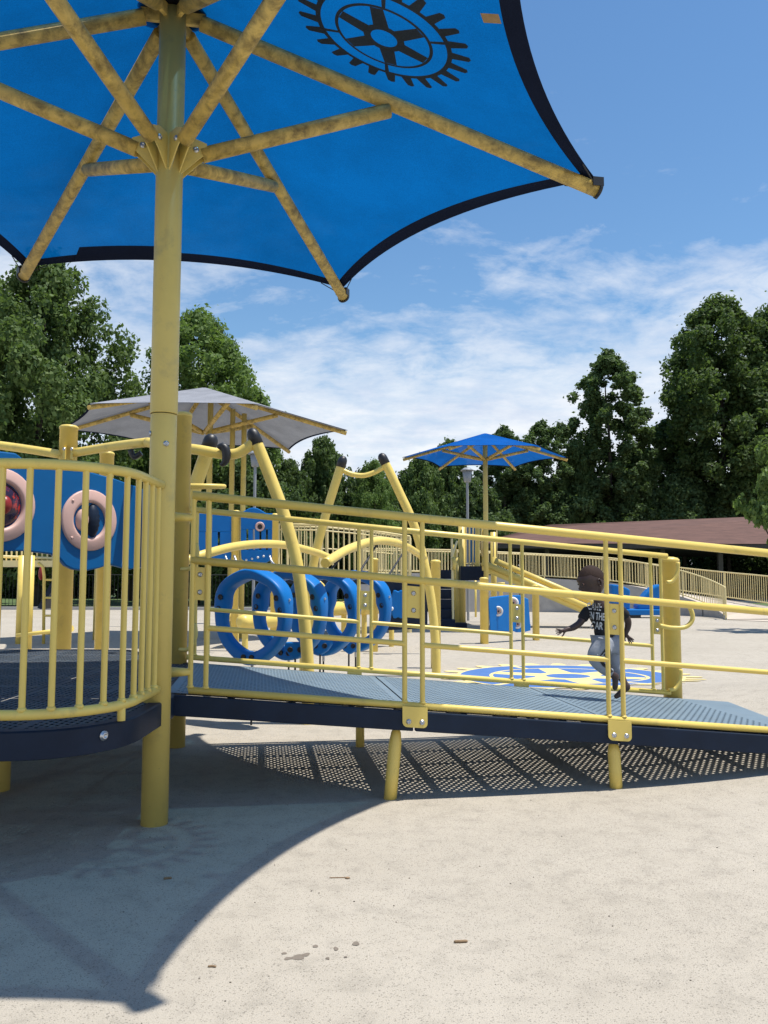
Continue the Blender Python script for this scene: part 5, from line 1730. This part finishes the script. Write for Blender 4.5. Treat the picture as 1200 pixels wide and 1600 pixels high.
    iB = chain(iHF, [(K(957, 1022, 0.05), 0.046), (K(960, 1038, 0.045), 0.038), (K(968, 1052, 0.04), 0.036), (K(974, 1064, 0.035), 0.027), (aF, 0.024)])
    foot(iB, aF, K(957, 1089, 0.03) - aF, Vector((-0.35, 0, 0.95)), 0.12)
    body = skin_mesh('person_body', nodes, edges, 'skin', 2)
    # head, ears and face joined to the body mesh
    f = Vector((-0.93, -0.24, -0.26)).normalized()         # looking left and slightly down
    sd = Vector((0, 0, 1)).cross(f).normalized()
    if sd.y > 0:
        sd = -sd
    upv = f.cross(sd)
    if upv.z < 0:
        upv = -upv
    hs = 1.16
    bmx = bmesh.new()
    bmx.from_mesh(body)
    hb = MB()
    nu, nv = 44, 32
    def skull(x, y, z):
        px, py, pz = x * 0.088, y * 0.074, z * 0.108
        if z < -0.05 and x > -0.2:
            t = (-0.05 - z)
            py *= 1 - 0.28 * t; px *= 1 - 0.10 * t
        if x < 0:
            px *= 1.12 if z > -0.2 else 1.12 - 0.5 * (-0.2 - z)
        fr = max(0, x) ** 2
        px += 0.014 * fr * math.exp(-((z - 0.30) / 0.22) ** 2)
        px -= 0.011 * fr * math.exp(-((z - 0.03) / 0.10) ** 2) * math.exp(-((abs(y) - 0.38) / 0.2) ** 2)
        if x > 0:
            px += 0.027 * math.exp(-((z + 0.24) / 0.12) ** 2) * math.exp(-(y / 0.16) ** 2)
            px += 0.018 * math.exp(-((z + 0.50) / 0.07) ** 2) * math.exp(-(y / 0.28) ** 2)
            px += 0.018 * math.exp(-((z + 0.63) / 0.06) ** 2) * math.exp(-(y / 0.25) ** 2)
            px += 0.010 * math.exp(-((z + 0.84) / 0.10) ** 2)
        if x > 0.3:
            py += math.copysign(0.006, y) * math.exp(-((z + 0.25) / 0.2) ** 2)
        return px * hs, py * hs, pz * hs
    vs = []
    for i in range(nv + 1):
        b = -PI / 2 + PI * i / nv
        for k in range(nu):
            a = 2 * PI * k / nu
            px, py, pz = skull(math.cos(b) * math.cos(a), math.cos(b) * math.sin(a), math.sin(b))
            vs.append(headc + f * px + sd * py + upv * pz)
    hb.add(vs, [(i * nu + k, i * nu + (k + 1) % nu, (i + 1) * nu + (k + 1) % nu, (i + 1) * nu + k) for i in range(nv) for k in range(nu)], True)
    Mx = Matrix((f, sd, upv)).transposed()
    for s_ in (-1, 1):
        ec = headc + sd * (0.084 * s_) - f * 0.014 - upv * 0.014
        pts = [ec + f * (0.016 * math.cos(t)) + upv * (0.027 * math.sin(t)) + sd * (0.005 * s_) - f * 0.004 for t in [PI * 0.15 + i * PI * 1.55 / 12 for i in range(13)]]
        hb.tube(pts, [0.003] + [0.0055] * 11 + [0.003], 8)
        hb.sphere(ec, (0.013, 0.005, 0.02), 10, 6, Mx)
    bmx.from_mesh(hb.mesh('head', 'skin'))
    bmx.to_mesh(body); bmx.free()
    for p in body.polygons:
        p.use_smooth = True
    base = K(962, 1091)
    body.transform(Matrix.Translation(-base))
    root = link('person', body, Matrix.Translation(base))
    setp(root, label='barefoot small child in black shirt and grey trousers running down the ramp', category='person')
    def part(name, me):
        me.transform(Matrix.Translation(-base))
        return link(name, me, Matrix.Translation(base), root)
    # close-cropped hair hugging the skull above a hairline
    vs = []; m_ = 36
    for i in range(15):
        u = i / 14
        for k in range(m_):
            a = 2 * PI * k / m_
            low = 0.42 if math.cos(a) > 0.35 else (0.42 - (0.35 - math.cos(a)) * 0.62)      # higher in front, lower at the nape
            b = PI / 2 + (math.asin(max(-0.9, low)) - PI / 2) * u
            px, py, pz = skull(math.cos(b) * math.cos(a), math.cos(b) * math.sin(a), math.sin(b))
            k_ = 1.007 if i < 14 else 0.985
            vs.append(headc + (f * px + sd * py + upv * pz) * k_)
    fs = [(i * m_ + k, i * m_ + (k + 1) % m_, (i + 1) * m_ + (k + 1) % m_, (i + 1) * m_ + k) for i in range(14) for k in range(m_)]
    part('hair', MB().add(vs, fs, True).mesh('hair', 'hair'))
    for s_ in (-1, 1):
        eo = part('eye', MB().sphere(headc + (f * 0.0765 + sd * (0.030 * s_) + upv * 0.003) * hs, 0.0095, 10, 7).mesh('eye', 'eye_shaded'))  # eyeball in a brown that stands in for the shadow on it
        part('pupil', MB().sphere(headc + (f * 0.0815 + sd * (0.030 * s_) + upv * 0.002) * hs, 0.0075, 8, 5).mesh('pupil', 'black_plastic'))
    # shirt
    sn = [(K(947, 1000), 0.078 * Q), (K(944, 985), 0.080 * Q), (K(942, 967), 0.080 * Q), (K(941, 952), 0.062 * Q), (K(938, 943), 0.044 * Q)]
    se = [(0, 1), (1, 2), (2, 3), (3, 4)]
    def sl(s0, pts):
        i = len(sn); sn.append((s0, 0.047 * Q)); se.append((3, i))
        for p, r in pts:
            sn.append((p, r * Q)); se.append((i, len(sn) - 1)); i = len(sn) - 1
    sl(sN, [(K(912.5, 963, 0.01), 0.042), (K(908, 970, 0.0), 0.041)])
    sl(sF, [(K(975, 959, -0.02), 0.042), (K(979, 966, -0.01), 0.041)])
    shm = skin_mesh('shirt', sn, se, 'shirt', 2, 2)
    bvh = BVHTree.FromPolygons([v.co.copy() for v in shm.vertices], [tuple(p.vertices) for p in shm.polygons])
    part('shirt', shm)
    tn = [(K(947, 1003), 0.073 * Q)]
    te = []
    def lg(pts):
        i = 0
        for p, r in pts:
            tn.append((p, r * Q)); te.append((i, len(tn) - 1)); i = len(tn) - 1
    lg([(hN, 0.062), (K(931, 1018, -0.06), 0.059), (K(926, 1029, -0.06), 0.053), (K(938, 1041, -0.06), 0.048), (K(951, 1050, -0.055), 0.040), (K(957, 1053, -0.052), 0.035)])
    lg([(hF, 0.062), (K(957, 1022, 0.05), 0.056), (K(960, 1038, 0.045), 0.048), (K(968, 1052, 0.04), 0.045), (K(973, 1061, 0.036), 0.037)])
    trm = skin_mesh('trousers', tn, te, 'trousers', 2, 0)
    tb = BVHTree.FromPolygons([v.co.copy() for v in trm.vertices], [tuple(p.vertices) for p in trm.polygons])
    part('trousers', trm)
    def drape(tree_, p, nrm, off):
        h, nn, _, _ = tree_.ray_cast(p + nrm * 0.25, -nrm)
        return (h if h is not None else p) + nrm * off
    # black side panel on the near trouser leg, laid on the cloth
    vs = []
    cen = [(946, 1012, 5), (943, 1018, 8), (941, 1024, 10), (942, 1030, 9), (946, 1037, 8), (951, 1043, 6), (956, 1049, 4)]
    ny_ = Vector((0, -1, 0))
    for x, y, w_ in cen:
        for q in (-1, -0.33, 0.33, 1):
            vs.append(drape(tb, K(x + w_ * q * 0.8, y - w_ * q * 0.4, -0.06), ny_, 0.003))
    MBs = MB().add(vs, [(i * 4 + k, i * 4 + k + 1, i * 4 + 5 + k, i * 4 + 4 + k) for i in range(len(cen) - 1) for k in range(3)], True)
    part('trouser_panel', MBs.mesh('trouser_panel', 'shirt'))
    vs = []
    for (x, y), (x2, y2) in (((930, 1021), (945, 1025)), ((931, 1024), (944, 1029))):
        vs += [drape(tb, K(x, y, -0.06), ny_, 0.005), drape(tb, K(x2, y2, -0.06), ny_, 0.005), drape(tb, K(x2, y2 + 1.2, -0.06), ny_, 0.005), drape(tb, K(x, y + 1.2, -0.06), ny_, 0.005)]
    part('white_piping', MB().add(vs, [(3, 2, 1, 0), (7, 6, 5, 4)]).mesh('white_piping', 'shirt_print'))
    # chest print, laid on the cloth
    cen = K(927, 962, -0.08)
    nrm = Vector((-0.34, -0.94, 0.0)).normalized()
    xx = Vector((0, 0, 1)).cross(nrm).normalized()
    yy = nrm.cross(xx)
    tilt = R_(-5)
    x2 = xx * math.cos(tilt) + yy * math.sin(tilt); y2 = -xx * math.sin(tilt) + yy * math.cos(tilt)
    for i, (tx, sxx) in enumerate((('CAME', 0.50), ('IN THE', 0.48), ('CAR', 0.58))):
        cu = bpy.data.curves.new('txt', 'FONT'); cu.body = tx; cu.size = 0.078; cu.align_x = 'CENTER'; cu.offset = 0.0016
        to = bpy.data.objects.new('txt', cu); col.objects.link(to)
        dg = bpy.context.evaluated_depsgraph_get()
        tm = bpy.data.meshes.new_from_object(to.evaluated_get(dg))
        bpy.data.objects.remove(to)
        tm.materials.clear(); tm.materials.append(mat('shirt_print'))
        bt = bmesh.new(); bt.from_mesh(tm)
        bmesh.ops.triangulate(bt, faces=bt.faces)
        bmesh.ops.subdivide_edges(bt, edges=bt.edges, cuts=1)
        bt.to_mesh(tm); bt.free()
        for v in tm.vertices:
            x, y, z = v.co
            p = cen + x2 * (x * sxx + (0.0, 0.024, 0.027)[i]) + y2 * (y + 0.042 - 0.071 * i)
            v.co = drape(bvh, p, nrm, 0.003)
        part('shirt_print', tm)
child()
